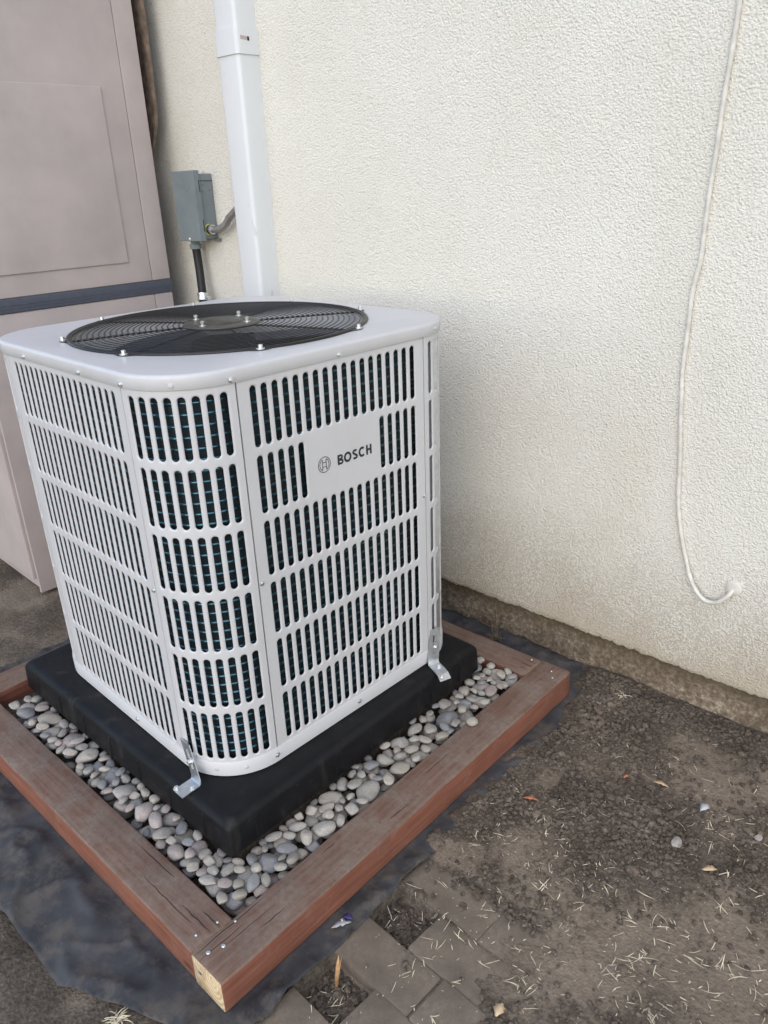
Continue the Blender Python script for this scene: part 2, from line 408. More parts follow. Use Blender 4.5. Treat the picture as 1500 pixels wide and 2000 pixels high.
me.polygons.foreach_set('use_smooth', [True]*len(me.polygons)); me.materials.append(MT['soil'])
at_ = me.attributes.new('moist', 'FLOAT', 'POINT'); at_.data.foreach_set('value', crumb(X, Y).reshape(-1).astype(np.float32))
ground = bpy.data.objects.new('ground', me); COL.objects.link(ground)
tag(ground, 'dark brown trampled bare soil around the timber frame', 'ground', kind='structure')

# ------------------------------------------------------------------ house wall
hw = empty('house_wall', W(0, 0, GZ)); tag(hw, 'cream stucco house wall with rough dash finish and dirty lower edge', 'wall')
mb = MB()
ux = np.concatenate([np.linspace(-7, -1.3, 12), np.arange(-1.25, 1.6, .006), np.linspace(1.65, 7, 12)])
rows = [(-.0, None), (.004, 0), (.010, 0), (.03, 0), (.08, 0), (2.95, 0)]
def jit(x, k): return float((fbm(x, k*3.1, 30, 51+k)-.47))
L = []
prof = []
for x in ux:
    j = .012*jit(x, 0)+.010*(float(vnoise(x, 1.7, 140, 3))-.5)*.6
    zb = -.052+j
    prof.append([W(x, -.034, zb+.004), W(x, -.006, zb), W(x, -.0015+.004*jit(x, 2), zb+.002), W(x, .0015, zb+.007), W(x, .0, zb+.02), W(x, 0, .15), W(x, 0, 2.95), W(x, -.2, 2.95)])
n = len(prof[0])
L = [[prof[i][k] for i in range(len(ux))] for k in range(n)]
mb.loops(L, closed=False)
st = mb.build('stucco', MT['stucco'], hw, smooth=True, angle=50)
mb = MB()
L = []
uf = np.concatenate([np.linspace(-7, -1.3, 12), np.arange(-1.25, 1.6, .012), np.linspace(1.65, 7, 12)])
zf = [-.5, -.24, -.20, -.17, -.14, -.11, -.08, -.045]
for z in zf:
    L.append([W(x, -.030+.012*(float(fbm(x, z*2, 14, 61))-.47)+.010*max(0, (-.10-z)/.1)*(1 if z > -.3 else 1.2), z) for x in uf])
mb.loops(L, closed=False)
mb.loops([[W(-7, -.2, -.5), W(7, -.2, -.5)], [W(-7, -.2, -.045), W(7, -.2, -.045)]], closed=False, flip=True)
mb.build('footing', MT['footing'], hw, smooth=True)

# ------------------------------------------------------------------ pavers
pav = MB(); pav.box(.70, 1.35, -.80, -.02, -.262, -.250)
paving = pav.build('paving', MT['gravel'], None, base=(1.0, -.4, -.262))
tag(paving, 'soil-covered concrete block paving with two blocks missing beside the timber', 'paving', kind='structure')
pm = MB(); pm.box(-.1, .1, -.0485, .0485, -.06, 0)
pa = pm.build('paver', MT['paver'], paving); bevel(pa, .004, 2); smooth(pa, 50)
PM = []
for q in range(4):               # worn, chipped variants
    m = pa.data.copy(); m.transform(Matrix.Translation(paving.location)); bm = bmesh.new(); bm.from_mesh(m)
    bmesh.ops.subdivide_edges(bm, edges=[e for e in bm.edges if e.calc_length() > .03 and abs(e.verts[0].co.z-e.verts[1].co.z) < .002 and e.verts[0].co.z > -.01], cuts=9, use_grid_fill=True)
    for v in bm.verts:
        if v.co.z > -.012:
            k = float(vnoise(v.co.x, v.co.y, 60, q*5+1))-.5; e = float(vnoise(v.co.x, v.co.y+q, 22, q*7+2))
            edge = max(abs(v.co.x)/.1, abs(v.co.y)/.0485); v.co.z += .0012*k-(.004*max(0, e-.6) if edge > .9 else 0)
            if edge > .9: v.co.x *= 1-.02*max(0, e-.55); v.co.y *= 1-.06*max(0, e-.55)
    bm.to_mesh(m); bm.free(); smooth_m = m; m.polygons.foreach_set('use_smooth', [True]*len(m.polygons)); m.set_sharp_from_angle(angle=R_(50)); PM.append(m)
bpy.data.objects.remove(pa)
rowsP = [(-.148, [.800, 1.003]), (-.2505, [.913, 1.116]), (-.347, [.802, 1.006, 1.21]), (-.4435, [.924, 1.128]), (-.541, [.812, 1.016]), (-.640, [.92, 1.124])]
for yc, xl in rowsP:
    for xc in xl:
        o = bpy.data.objects.new('paver', random.choice(PM)); COL.objects.link(o); o.parent = paving
        o.location = Vector((xc+random.uniform(-.002, .002), yc+random.uniform(-.001, .001), GZ+random.uniform(-.002, .002)))-paving.location
        o.rotation_euler = (R_(random.uniform(-.8, .8)), R_(random.uniform(-.5, .5)), R_(random.uniform(-.8, .8)))

# ------------------------------------------------------------------ landscape cloth
mb = MB()
gx = np.arange(-.75, .741, .008); gy = np.arange(-.80, .72, .008)
def cloth_z(tx, ty):
    out = np.maximum(np.maximum(np.abs(tx)-.655, np.abs(ty+.04)-.60), 0)
    d1 = (fbm(tx*.6+ty*1.0, ty*.5-tx*.9, 7, 71, 3)-.44)
    wr = np.abs(vnoise(tx*.8+ty, ty-tx*.5, 13, 77)-.5)*2
    z = GZ+.0015+out*0+np.clip(out/.03, 0, 1)*(.026*d1+.012*(1-wr)**3+.007*(1-np.abs(vnoise(tx-ty*.7, ty*.6+tx, 9, 79)-.5)*2)**10)
    return np.maximum(z, GZ+.0005)
GX, GY = np.meshgrid(gx, gy); CZ = cloth_z(GX, GY)
def cloth_in(tx, ty):
    e1 = .716+.02*(float(fbm(0, ty, 6, 81))-.5)+.006*(float(fbm(0, ty, 40, 83))-.5)
    if ty > .1: e1 = .70+.02*math.sin(ty*9)
    p = T(tx, ty, 0)
    # front edge runs through (.512,-.733) and (.591,-.697)
    fr = (p.x-.512)*(-.036)+(p.y+.733)*.079
    if fr < .0008*math.sin(tx*40) and tx < .66: return False
    if tx > .60 and ty < -.74+(tx-.60)*.6: return False
    return tx < e1 and ty < .625
def e_right(ty):
    return .705+.016*(float(fbm(0, ty, 6, 81))-.5)+.006*(float(fbm(0, ty, 40, 83))-.5)
ny_, nx_ = GX.shape
for j in range(ny_):
    er_ = e_right(gy[j])
    for i in range(nx_):
        tx = min(gx[i], er_)
        p = T(tx, gy[j], float(CZ[j, i])); mb.v.append((p.x, p.y, p.z))
hh_ = height(np.array([v[0] for v in mb.v]), np.array([v[1] for v in mb.v]))
mb.v = [(v[0], v[1], v[2]) for v, h in zip(mb.v, hh_)]
for j in range(ny_-1):
    if gy[j+1] > .71: break
    for i in range(nx_-1):
        if gx[i] < min(e_right(gy[j]), e_right(gy[j+1])): mb.f.append((j*nx_+i, j*nx_+i+1, (j+1)*nx_+i+1, (j+1)*nx_+i)); mb.m.append(0)
cl = mb.build('landscape_cloth', MT['fabric'], None, smooth=True, base=(0, 0, GZ))
tag(cl, 'wrinkled dark grey landscape cloth spread under the timber frame', 'cloth')
bm = bmesh.new(); bm.from_mesh(cl.data); bmesh.ops.remove_doubles(bm, verts=bm.verts, dist=1e-4)
for pt, nrm in (((.512, -.733), (-.036, .079)), ((.64, -.680), (-.79, .61))):      # scissor cuts along the front
    bmesh.ops.bisect_plane(bm, geom=bm.verts[:]+bm.edges[:]+bm.faces[:], plane_co=Vector((pt[0], pt[1], 0)), plane_no=Vector((nrm[0], nrm[1], 0)), clear_inner=True) if pt[0] < .6 else None
bmesh.ops.delete(bm, geom=[v for v in bm.verts if not v.link_faces], context='VERTS')
for v in bm.verts:
    if v.is_boundary: v.co.x += .003*(float(vnoise(v.co.x, v.co.y, 30, 5))-.5); v.co.y += .004*(float(vnoise(v.co.x, v.co.y, 26, 8))-.5)
bm.to_mesh(cl.data); bm.free(); smooth(cl, 80)
sm = cl.modifiers.new('thick', 'SOLIDIFY'); sm.thickness = .0012; sm.offset = 1

# ------------------------------------------------------------------ timber frame
TI, TO, YN, YF = .5576, .6488, -.627, .5477
TZ0, TZ1 = GZ+.004, -.097
fr = empty('timber_frame', (0, 0, GZ), TY)
tag(fr, 'red-brown stained timber frame holding pebbles around the black pad', 'frame')
def timber(length, seed, cut=False):
    """timber along local Y from 0 to length, top at z=0"""
    hw_, hh = (TO-TI)/2, TZ1-TZ0; r = .0045; n = max(12, int(length/.02))
    sec = []
    for (cx, cz, a0) in ((hw_-r, -r, 0), (-hw_+r, -r, 90), (-hw_+r, -hh+r, 180), (hw_-r, -hh+r, 270)):
        for k in range(4):
            t = R_(a0+30*k); sec.append((cx+r*math.cos(t), cz+r*math.sin(t)))
    mb = MB(); L = []
    for i in range(n+1):
        y = length*i/n
        L.append([Vector((x+.0035*(float(fbm(y, seed+(x > 0)*3, 6, seed))-.47)+.0016*(float(vnoise(y, seed+k*.37, 45, seed))-.5), y, z+.003*(float(fbm(y, seed+9, 5, seed+4))-.47)+.0012*(float(vnoise(y, seed+k*.71, 55, seed+2))-.5))) for k, (x, z) in enumerate(sec)])
    m = len(sec)
    L0 = [[Vector((p.x*.965, p.y-.0025, (p.z+hh/2)*.965-hh/2)) for p in L[0]]]
    L1 = [[Vector((p.x*.965, p.y+.0025, (p.z+hh/2)*.965-hh/2)) for p in L[-1]]]
    mb.loops(L0+L+L1, True, True, True, flip=True)
    me_m = []
    for f in mb.f:
        c = sum((Vector(mb.v[i]) for i in f), Vector())/len(f)
        if len(f) > 4: me_m.append(2 if c.y < length/2 else 2)
        elif c.z > -.0048: me_m.append(1)
        else: me_m.append(0)
    mb.m = me_m
    return mb
def place_timber(length, loc, rz, seed, label=None):
    mb = timber(length, seed)
    o = mb.build('timber', [MT['wood_side'], MT['wood_top'], MT['wood_end']], None, smooth=True, angle=60)
    o.parent = fr; o.location = Vector(loc)-Vector((0, 0, GZ)); o.rotation_euler.z = rz
    if label: o['label'] = label
    return o
xc = (TI+TO)/2
tr = place_timber(YF-YN, (xc, YN, TZ1), 0, 3, 'long timber with pale freshly cut end and screw heads')
TL = .0904
tl = place_timber(1.16, (TI-.0025, YN+TL/2, TZ1-.0005), R_(90), 11)
tb = place_timber(1.16, (TI-.0025, YF-TL/2, TZ1-.0005), R_(90), 17)
tx_ = place_timber(YF-YN-2*TL-.006, (TI-1.16+TL/2-.0025, YN+TL+.003, TZ1), 0, 23)
# screw heads
def screwhead(parent, loc, r=.0045, axis=(0, 0, 1), h=.0018, name='screw', mat='screw', n=12):
    mb = MB(); mb.lathe([(r, -.002), (r, h*.4), (r*.75, h*.9), (r*.2, h)], (0, 0, 0), axis, n)
    o = mb.build(name, MT[mat], None, smooth=True, angle=50); o.parent = parent; o.location = loc; return o
for (x, y) in [(-.012, .045), (-.022, .019), (-.036, .090), (.004, 1.145), (.022, 1.12)]:
    screwhead(tr, (x, y, .0), .0042 if y < .05 else .0026)
screwhead(tr, (-.022, -.0025, -.03), .005, (0, -1, 0))
for (x, y) in [(-.02, .02), (.022, .012)]: screwhead(tl, (x, y, 0), .0028)
screwhead(tb, (.03, .02, 0), .0028)
def check(parent, pts, wd):      # drying checks opened along the grain
    mb = MB(); n = len(pts); L = []
    for i, (x, y) in enumerate(pts):
        ww = wd*math.sin(math.pi*(i+.35)/(n-1+.7))*.5; L.append([Vector((x-ww, y, .0004)), Vector((x+ww, y, .0004)), Vector((x, y, -.004))])
    mb.loops(L, True, True, True, flip=True); o = mb.build('drying_check', MT['dark'], None); o.parent = parent
rk = random.Random(2)
for par, x0, y0, ln in ((tr, -.036, .0, .17), (tr, -.020, -.002, .10), (tr, -.008, .05, .12), (tr, .012, .11, .06), (tl, .0, .004, .09), (tl, .018, .0, .05), (tl, -.012, .05, .16), (tl, .026, .16, .12), (tb, .0, .0, .04), (tb, -.02, .0, .03), (tb, .02, .0, .05), (tr, -.026, .30, .08), (tr, .02, .45, .07), (tr, -.01, .62, .1)):
    check(par, [(x0+rk.uniform(-.0012, .0012), y0+ln*i/8) for i in range(9)], rk.uniform(.0009, .0017))

# ------------------------------------------------------------------ pad
PX0, PX1, PY0, PY1, PZ0, PZ1 = -.462, .4583, -.4595, .39, -.086, -.005
pd = empty('equipment_pad', T(0, 0, PZ0)); tag(pd, 'black plastic equipment pad with sloping rim under the slotted air conditioner', 'pad')
def rrect(x0, x1, y0, y1, r, z, n=5):
    P = []
    for cx, cy, a0 in ((x1-r, y1-r, 0), (x0+r, y1-r, 90), (x0+r, y0+r, 180), (x1-r, y0+r, 270)):
        for k in range(n): t = R_(a0+90*k/(n-1)); P.append(T(cx+r*math.cos(t), cy+r*math.sin(t), z))
    return P
mb = MB()
o = lambda d, z, r=.012: rrect(PX0+d, PX1-d, PY0+d, PY1-d, r, z)
mb.loops([o(.004, PZ0), o(.0, PZ0+.004), o(.003, PZ1-.016), o(.005, PZ1-.010), o(.011, PZ1-.003), o(.017, PZ1-.0004), o(.026, PZ1)], True, True, True)
pb = mb.build('slab', MT['pad'], pd, smooth=True, angle=50)
rib = MB()
for k in range(7):
    y = PY0+.07+k*.115
    P = [T(PX1-.001, y-.004, PZ0+.006), T(PX1-.001, y+.004, PZ0+.006), T(PX1-.0032, y+.004, PZ1-.018), T(PX1-.0032, y-.004, PZ1-.018)]
    Q = [T(PX1+.0018, y-.0025, PZ0+.008), T(PX1+.0018, y+.0025, PZ0+.008), T(PX1-.0012, y+.0025, PZ1-.020), T(PX1-.0012, y-.0025, PZ1-.020)]
    rb = MB(); rb.loops([P, Q], True, False, True); rb.build('rib', MT['pad'], pd)
for k in range(7):
    x = PX0+.08+k*.125
    P = [T(x-.004, PY0+.001, PZ0+.006), T(x+.004, PY0+.001, PZ0+.006), T(x+.004, PY0+.0032, PZ1-.018), T(x-.004, PY0+.0032, PZ1-.018)]
    Q = [T(x-.0025, PY0-.0018, PZ0+.008), T(x+.0025, PY0-.0018, PZ0+.008), T(x+.0025, PY0+.0012, PZ1-.020), T(x-.0025, PY0+.0012, PZ1-.020)]
    rb = MB(); rb.loops([P, Q], True, False, True); rb.build('rib', MT['pad'], pd)

# ------------------------------------------------------------------ gravel base under the pad
mb = MB()
def rr2(d, z): return rrect(PX0+d, PX1-d, PY0+d, PY1-d, .02, z)
mb.loops([rr2(.012, GZ+.003), rr2(.03, PZ0-.001)], True, True, True)
gb = mb.build('gravel_base', MT['gravel'], None, base=T(0, 0, GZ)); tag(gb, 'packed gravel bed hidden beneath the black pad', 'gravel', kind='stuff')

# ------------------------------------------------------------------ pebbles (dropped one by one on a height map)
def peb_mesh(seed):
    r = random.Random(seed); bm = bmesh.new(); bmesh.ops.create_icosphere(bm, subdivisions=3, radius=1)
    ph = [r.uniform(0, 6.28) for _ in range(6)]
    tri = r.uniform(-.16, .16); sq = r.uniform(.0, .14)
    planes = [(Vector((r.gauss(0, 1), r.gauss(0, 1), r.gauss(0, .8))).normalized(), r.uniform(.60, .90)) for _ in range(r.randint(4, 9))]
    for v in bm.verts:
        c = v.co.copy(); k = 1+.06*math.sin(2.2*c.x+ph[0])*math.cos(1.8*c.y+ph[1])+.05*math.sin(3.1*c.y+ph[2]+c.z)+.035*math.sin(4.3*c.z+3*c.x+ph[3])
        c = c*k; c.y *= 1+tri*c.x; c.z *= 1+.3*tri*c.y
        for nn, d in planes:          # worn facets
            e = c.dot(nn)-d
            if e > 0: c -= nn*e*.80
        c.x += sq*c.x*(1-abs(c.y))*.5
        v.co = c
    m = bpy.data.meshes.new('pebble'); bm.to_mesh(m); bm.free()
    ex = [max(abs(v.co[i]) for v in m.vertices) for i in range(3)]
    for v in m.vertices: v.co = Vector((v.co[i]/ex[i] for i in range(3)))
    m.polygons.foreach_set('use_smooth', [True]*len(m.polygons)); return m
SHAPES = [peb_mesh(100+i) for i in range(14)]
TINTS = ['grey', 'tan', 'pink', 'slate']
CS = .0025; N = int(1.3/CS); X0 = -.65
HM = np.full((N, N), -9.0)
gi = X0+(np.arange(N)+.5)*CS; PXg, PYg = np.meshgrid(gi, gi)      # [iy, ix]
FLOOR = -.150
ring = (PXg < TI-.0035) & (PXg > -.60) & (PYg > YN+TL+.0035) & (PYg < YF-TL-.0035)
under = (PXg < PX1-.016) & (PXg > PX0+.016) & (PYg > PY0+.016) & (PYg < PY1-.016)
padc = (PXg < PX1+.002) & (PXg > PX0-.002) & (PYg > PY0-.002) & (PYg < PY1+.002)
HM[ring] = FLOOR; HM[under] = 9; HM[~ring] = 9
placed = []
def try_drop(ax, ay, az, yaw, px, py):
    ext = max(ax, ay); i0 = int((px-ext-X0)/CS); i1 = int((px+ext-X0)/CS)+1; j0 = int((py-ext-X0)/CS); j1 = int((py+ext-X0)/CS)+1
    if i0 < 0 or j0 < 0 or i1 >= N or j1 >= N: return None
    dx = PXg[j0:j1, i0:i1]-px; dy = PYg[j0:j1, i0:i1]-py
    u = (dx*math.cos(yaw)+dy*math.sin(yaw))/ax; v = (-dx*math.sin(yaw)+dy*math.cos(yaw))/ay
    rr = u*u+v*v; ins = rr < 1
    h = HM[j0:j1, i0:i1]
    if (h[ins] > 5).any(): return None
    lo = az*np.sqrt(np.clip(1-rr, 0, 1))*.90
    z = (h+lo)[ins].max()
    if (padc[j0:j1, i0:i1] & ins).any():
        tp = (z+lo)[padc[j0:j1, i0:i1] & ins].max()
        if tp > PZ0-.0005: return None
    return z, (j0, j1, i0, i1, ins, lo)
def vis_region(px, py): return (px > TI-.13 and py > -.55) or (py < PY0+.05 and px > -.40) or (py > PY1-.05 and px > .10)
strips = [(TI-.115, TI, YN+TL, YF-TL, 1.0), (-.42, TI-.1, YN+TL, PY0+.03, 1.0), (.12, TI-.1, PY1-.03, YF-TL, .35)]
area = [(b-a)*(d-c)*wt for a, b, c, d, wt in strips]
fails = 0
LIM = -.099
while fails < 420 and len(placed) < 1500:
    ax = random.choice([random.uniform(.014, .019), random.uniform(.018, .027), random.uniform(.024, .035)]); ay = ax*random.uniform(.58, .92); az = ay*random.uniform(.50, .80)
    if fails > 150: ax *= .78; ay *= .78; az *= .78
    best = None
    for _ in range(18):
        a, b, c, d, wt = random.choices(strips, area)[0]
        px, py, yaw = random.uniform(a, b), random.uniform(c, d), random.uniform(0, math.pi)
        t = try_drop(ax, ay, az, yaw, px, py)
        if t and (best is None or t[0]+az < best[0]+best[7]): best = (t[0], t[1], px, py, yaw, ax, ay, az)
    if best is None or best[0]+az > LIM+.012:
        fails += 1; continue
    z, (j0, j1, i0, i1, ins, lo), px, py, yaw, ax, ay, az = best
    sub = HM[j0:j1, i0:i1]; sub[ins] = np.maximum(sub[ins], (z+lo)[ins])
    placed.append([z, px, py, yaw, ax, ay, az])
# visible share of each pebble: cells whose top surface it owns
own = np.full((N, N), -1); top = np.full((N, N), -9.0)
for k, (z, px, py, yaw, ax, ay, az) in enumerate(placed):
    ext = max(ax, ay); i0 = int((px-ext-X0)/CS); i1 = int((px+ext-X0)/CS)+1; j0 = int((py-ext-X0)/CS); j1 = int((py+ext-X0)/CS)+1
    dx = PXg[j0:j1, i0:i1]-px; dy = PYg[j0:j1, i0:i1]-py
    u = (dx*math.cos(yaw)+dy*math.sin(yaw))/ax; v = (-dx*math.sin(yaw)+dy*math.cos(yaw))/ay; rr = u*u+v*v
    hh = z+az*np.sqrt(np.clip(1-rr, 0, 1)); t = top[j0:j1, i0:i1]; w_ = (rr < 1) & (hh > t)
    t[w_] = hh[w_]; own[j0:j1, i0:i1][w_] = k
own[padc] = -1
cnt = np.bincount(own[own >= 0].ravel(), minlength=len(placed))
order = np.argsort(-cnt); solo = set(int(i) for i in order[:292] if cnt[i] > 14)
TN = {'grey': 'mid-grey', 'tan': 'tan', 'pink': 'pinkish', 'slate': 'dark slate'}
def peb_label(ti, ax, ay, az, px, py, z):
    size = 'small' if ax < .018 else ('large' if ax > .026 else 'medium'); form = 'long' if ay/ax < .70 else ('round' if ay/ax > .84 else 'oval')
    if py < PY0 and px < PX1-.02: where = 'by the front timber'; dp, dt = PY0-py, py-(YN+TL)
    elif py > PY1 and px < PX1: where = 'by the wall-side timber'; dp, dt = py-PY1, YF-TL-py
    elif py < PY0: where = 'at the cut-ended timber corner'; dp, dt = 1, 1
    else: where = 'by the long cut-ended timber'; dp, dt = px-PX1, TI-px
    adj = 'touching the black pad' if dp < ax+.004 else ('against the wood' if dt < ax+.008 else 'clear of pad and wood')
    return '%s %s %s pebble %s, %s' % (size, form, TN[ti], adj, where)
SM = {}
rest = MB()
for k, (z, px, py, yaw, ax, ay, az) in enumerate(placed):
    sh = random.randrange(len(SHAPES)); ti = random.choices(TINTS, [.34, .33, .17, .16])[0]
    c = T(px, py, z); tl_ = (random.uniform(-.22, .22), random.uniform(-.22, .22), yaw+TY)
    if k in solo:
        key = (sh, ti)
        if key not in SM:
            m = SHAPES[sh].copy(); m.materials.append(PEB[ti]); SM[key] = m
        o = bpy.data.objects.new('river_pebble', SM[key]); COL.objects.link(o)
        o.location = c; o.scale = (ax, ay, az); o.rotation_euler = tl_
        tag(o, peb_label(ti, ax, ay, az, px, py, z), 'pebble', 'river pebbles filling the timber frame')
    else:
        Mx = Matrix.LocRotScale(c, __import__('mathutils').Euler(tl_), Vector((ax, ay, az)))
        bmx = bmesh.new(); bmesh.ops.create_icosphere(bmx, subdivisions=2, radius=1)
        rest.add([Mx @ v.co for v in bmx.verts], [tuple(v.index for v in f.verts) for f in bmx.faces]); bmx.free()
if rest.v:
    g2 = m_pebble('pebble_fill', (.20, .19, .18), (.40, .37, .33), (.16, .15, .14))
    ro = rest.build('pebble_fill', g2, None, smooth=True, base=T(.5, 0, FLOOR)); tag(ro, 'deeper layer of mixed river pebbles showing in the gaps', 'pebbles', kind='stuff')
print('pebbles', len(placed), 'solo', len(solo))
# bed below the pebbles (ring only)
mb = MB()
for (a, b, c, d) in ((PX1-.03, TI-.003, YN+TL+.003, YF-TL-.003), (-.595, PX1-.031, YN+TL+.003, PY0+.03), (-.595, PX1-.031, PY1-.03, YF-TL-.003), (-.595, PX0+.03, PY0+.031, PY1-.031)):
    P = [T(a, c, GZ+.003), T(b, c, GZ+.003), T(b, d, GZ+.003), T(a, d, GZ+.003)]; mb.loops([P, [Vector((p.x, p.y, FLOOR+.002)) for p in P]], True, True, True)
bo = mb.build('pebble_bedding', MT['gravel'], None, base=T(0, 0, GZ)); tag(bo, 'dark soil and grit lying under the pebbles', 'gravel', kind='stuff')
def solo_peb(px, py, z, dims, yaw, shape, tint, name, label):
    m = SHAPES[shape].copy(); m.materials.append(PEB[tint]); o = bpy.data.objects.new(name, m); COL.objects.link(o)
    o.location = T(px, py, z+dims[2]*.97); o.scale = dims; o.rotation_euler = (0, 0, yaw); tag(o, label, 'pebble'); return o
solo_peb(.5735, .196, TZ1, (.0155, .0145, .0105), .4, 2, 'tan', 'river_pebble', 'small round tan pebble resting on top of the long timber')

# ------------------------------------------------------------------ air conditioner
ac = empty('air_conditioner', (0, 0, ZB)); tag(ac, 'light grey outdoor air conditioner with slotted panels and round top fan grille', 'air conditioner')
def outline(z, d=0, na=14):
    """rounded square, offset d outwards"""
    P = []
    for cx, cy, a0 in ((S, S, 0), (-S, S, 90), (-S, -S, 180), (S, -S, 270)):
        for k in range(na+1):
            t = R_(a0+90*k/na); P.append(Vector((cx+(RC+d)*math.cos(t), cy+(RC+d)*math.sin(t), z)))
    return P
# panels ------------------------------------------------------------
PITCH, CW, SW, SL, K = .134, .0252, .0071, .0585, 12
ZC = [.769-PITCH*k for k in range(6)]
RIM = [(.0, .0030), (.0003, .0018), (.0012, .0007), (.0026, .00012), (.0040, 0)]
def panel(nslots, half, mapf, omit=()):
    V = []; Fc = []; hwc = CW/2
    def P(u, z, d): V.append(mapf(u, z, d)); return len(V)-1
    us0 = -CW*nslots/2; ztop0, zbot0 = ZC[0]+PITCH/2, ZC[-1]-PITCH/2
    cell_u = []
    for r in range(6):
        for c in range(nslots):
            uc = us0+CW*(c+.5); zc = ZC[r]
            yc = SL-SW
            bnd = []
            for sgn, base in ((1, 0), (-1, math.pi)):
                for k in range(K+1):
                    t = k/K
                    if t <= .25: bx, by = hwc, yc+(PITCH/2-yc)*t/.25
                    elif t <= .75: bx, by = hwc*(1-(t-.25)/.25), PITCH/2
                    else: bx, by = -hwc, yc+(PITCH/2-yc)*(1-t)/.25
                    bnd.append((bx*sgn, by*sgn))
            n = len(bnd)
            if (r, c) in omit:
                i = [P(uc+x, zc+z, 0) for x, z in bnd]; Fc.append(tuple(i)); continue
            prev = None
            for e, d in RIM:
                pts = []
                for sgn in (1, -1):
                    for k in range(K+1):
                        t = math.pi*k/K; pts.append((sgn*(SW+e)*math.cos(t), sgn*(yc+(SW+e)*math.sin(t))))
                cur = [P(uc+x, zc+z, d) for x, z in pts]
                if prev: 
                    for i in range(n): j = (i+1) % n; Fc.append((prev[i], prev[j], cur[j], cur[i])[::-1])
                prev = cur
            cur = [P(uc+x, zc+z, 0) for x, z in bnd]
            for i in range(n): j = (i+1) % n; Fc.append((prev[i], prev[j], cur[j], cur[i])[::-1])
    # fillers above, below, left, right
    ul = []
    for c in range(nslots):
        uc = us0+CW*(c+.5); ul += [uc+hwc*q for q in (-1, -2/3, -1/3, 0, 1/3, 2/3)]
    ul.append(us0+CW*nslots)
    ul = [-half]+ul+[half]
    zt, zb = ZL+.004, .030
    for za, zb_ in ((zt, ztop0), (zbot0, zb)):
        a = [P(u, za, 0) for u in ul]; b = [P(u, zb_, 0) for u in ul]
        for i in range(len(ul)-1): Fc.append((b[i], b[i+1], a[i+1], a[i]))
    for u0, u1 in ((-half, us0), (us0+CW*nslots, half)):
        Fc.append((P(u0, zbot0, 0), P(u1, zbot0, 0), P(u1, ztop0, 0), P(u0, ztop0, 0)))
    # folded side flanges
    for u, sg in ((-half, 1), (half, -1)):
        q = [P(u, zb, 0), P(u, zt, 0), P(u+sg*.0022, zt, .008), P(u+sg*.0022, zb, .008)]; Fc.append(tuple(q if sg > 0 else q[::-1]))
    return V, Fc
def flatmap(u, z, d): return (A-d, u, z-ZB)
def arcmap(u, z, d):
    t = math.pi/4+u/RC; return (S+(RC-d)*math.cos(t), S+(RC-d)*math.sin(t), z-ZB)
def mkpanel(name, V, Fc):
    me = bpy.data.meshes.new(name); me.from_pydata(V, [], Fc); me.materials.append(MT['paint'])
    bm = bmesh.new(); bm.from_mesh(me); bmesh.ops.remove_doubles(bm, verts=bm.verts, dist=1e-5); bm.to_mesh(me); bm.free()
    me.polygons.foreach_set('use_smooth', [True]*len(me.polygons)); me.set_sharp_from_angle(angle=R_(62)); return me
front_me = mkpanel('side_panel', *panel(18, S-.0019, flatmap, {(1, c) for c in range(5, 13)}))
side_me = mkpanel('side_panel', *panel(18, S-.0019, flatmap))
arc_me = mkpanel('corner_panel', *panel(8, RC*math.pi/4-.0019, arcmap))
for k in range(4):
    o = bpy.data.objects.new('side_panel', front_me if k == 0 else side_me); COL.objects.link(o); o.parent = ac; o.rotation_euler.z = k*math.pi/2
    if k == 0: o['label'] = 'slotted panel with printed emblem and lettering'; FP = o
    o = bpy.data.objects.new('corner_panel', arc_me); COL.objects.link(o); o.parent = ac; o.rotation_euler.z = k*math.pi/2
# base pan and lid ----------------------------------------------------
mb = MB(); mb.loops([outline(ZB+.001, -.012), outline(ZB+.001, .0), outline(ZB+.003, .0022), outline(.0325, .0022), outline(.0335, .0012), outline(.0335, -.004)], True, True, False)
mb.build('base_pan', MT['paint'], ac, smooth=True, angle=45)
mb = MB()
NA = 14; RH = .3300
sq = outline(0, 0, NA); angs = [math.atan2(p.y, p.x) for p in sq]
def circ(r, z): return [Vector((r*math.cos(t), r*math.sin(t), z)) for t in angs]
# densify: use uniform 192-gon directions blended from the rounded square
def out_dir(d, z, n=192):
    P = []
    for i in range(n):
        t = 2*math.pi*i/n; c, s = math.cos(t), math.sin(t)
        ax_, ay_ = abs(c), abs(s); R0 = RC+d; h = S
        # ray from centre to rounded square
        lim = S+R0
        k = lim/max(ax_, ay_); x, y = ax_*k, ay_*k
        if min(x, y) > S:
            # intersect with corner arc centred (S,S)
            b = -(ax_+ay_)*S; cc = 2*S*S-R0*R0; k = -b+math.sqrt(b*b-cc); x, y = ax_*k, ay_*k
        P.append(Vector((math.copysign(x, c), math.copysign(y, s), z)))
    return P
def circn(r, z, n=192): return [Vector((r*math.cos(2*math.pi*i/n), r*math.sin(2*math.pi*i/n), z)) for i in range(n)]
SK = .0032
mb.loops([out_dir(SK-.004, ZL), out_dir(SK-.0006, ZL), out_dir(SK, ZL+.0006), out_dir(SK, ZT-.0065), out_dir(SK-.0006, ZT-.0040), out_dir(SK-.0022, ZT-.0018), out_dir(SK-.0045, ZT-.0004), out_dir(SK-.0075, ZT),
          [p*.35+q*.65 for p, q in zip(circn(RH+.012, ZT+.0008), out_dir(SK-.0075, ZT))], circn(RH+.012, ZT+.0012), circn(RH+.006, ZT+.0004), circn(RH+.001, ZT-.004), circn(RH, ZT-.010), circn(RH-.002, ZT-.075)], True)
lid = mb.build('top_cover', MT['paint'], ac, smooth=True, angle=60)
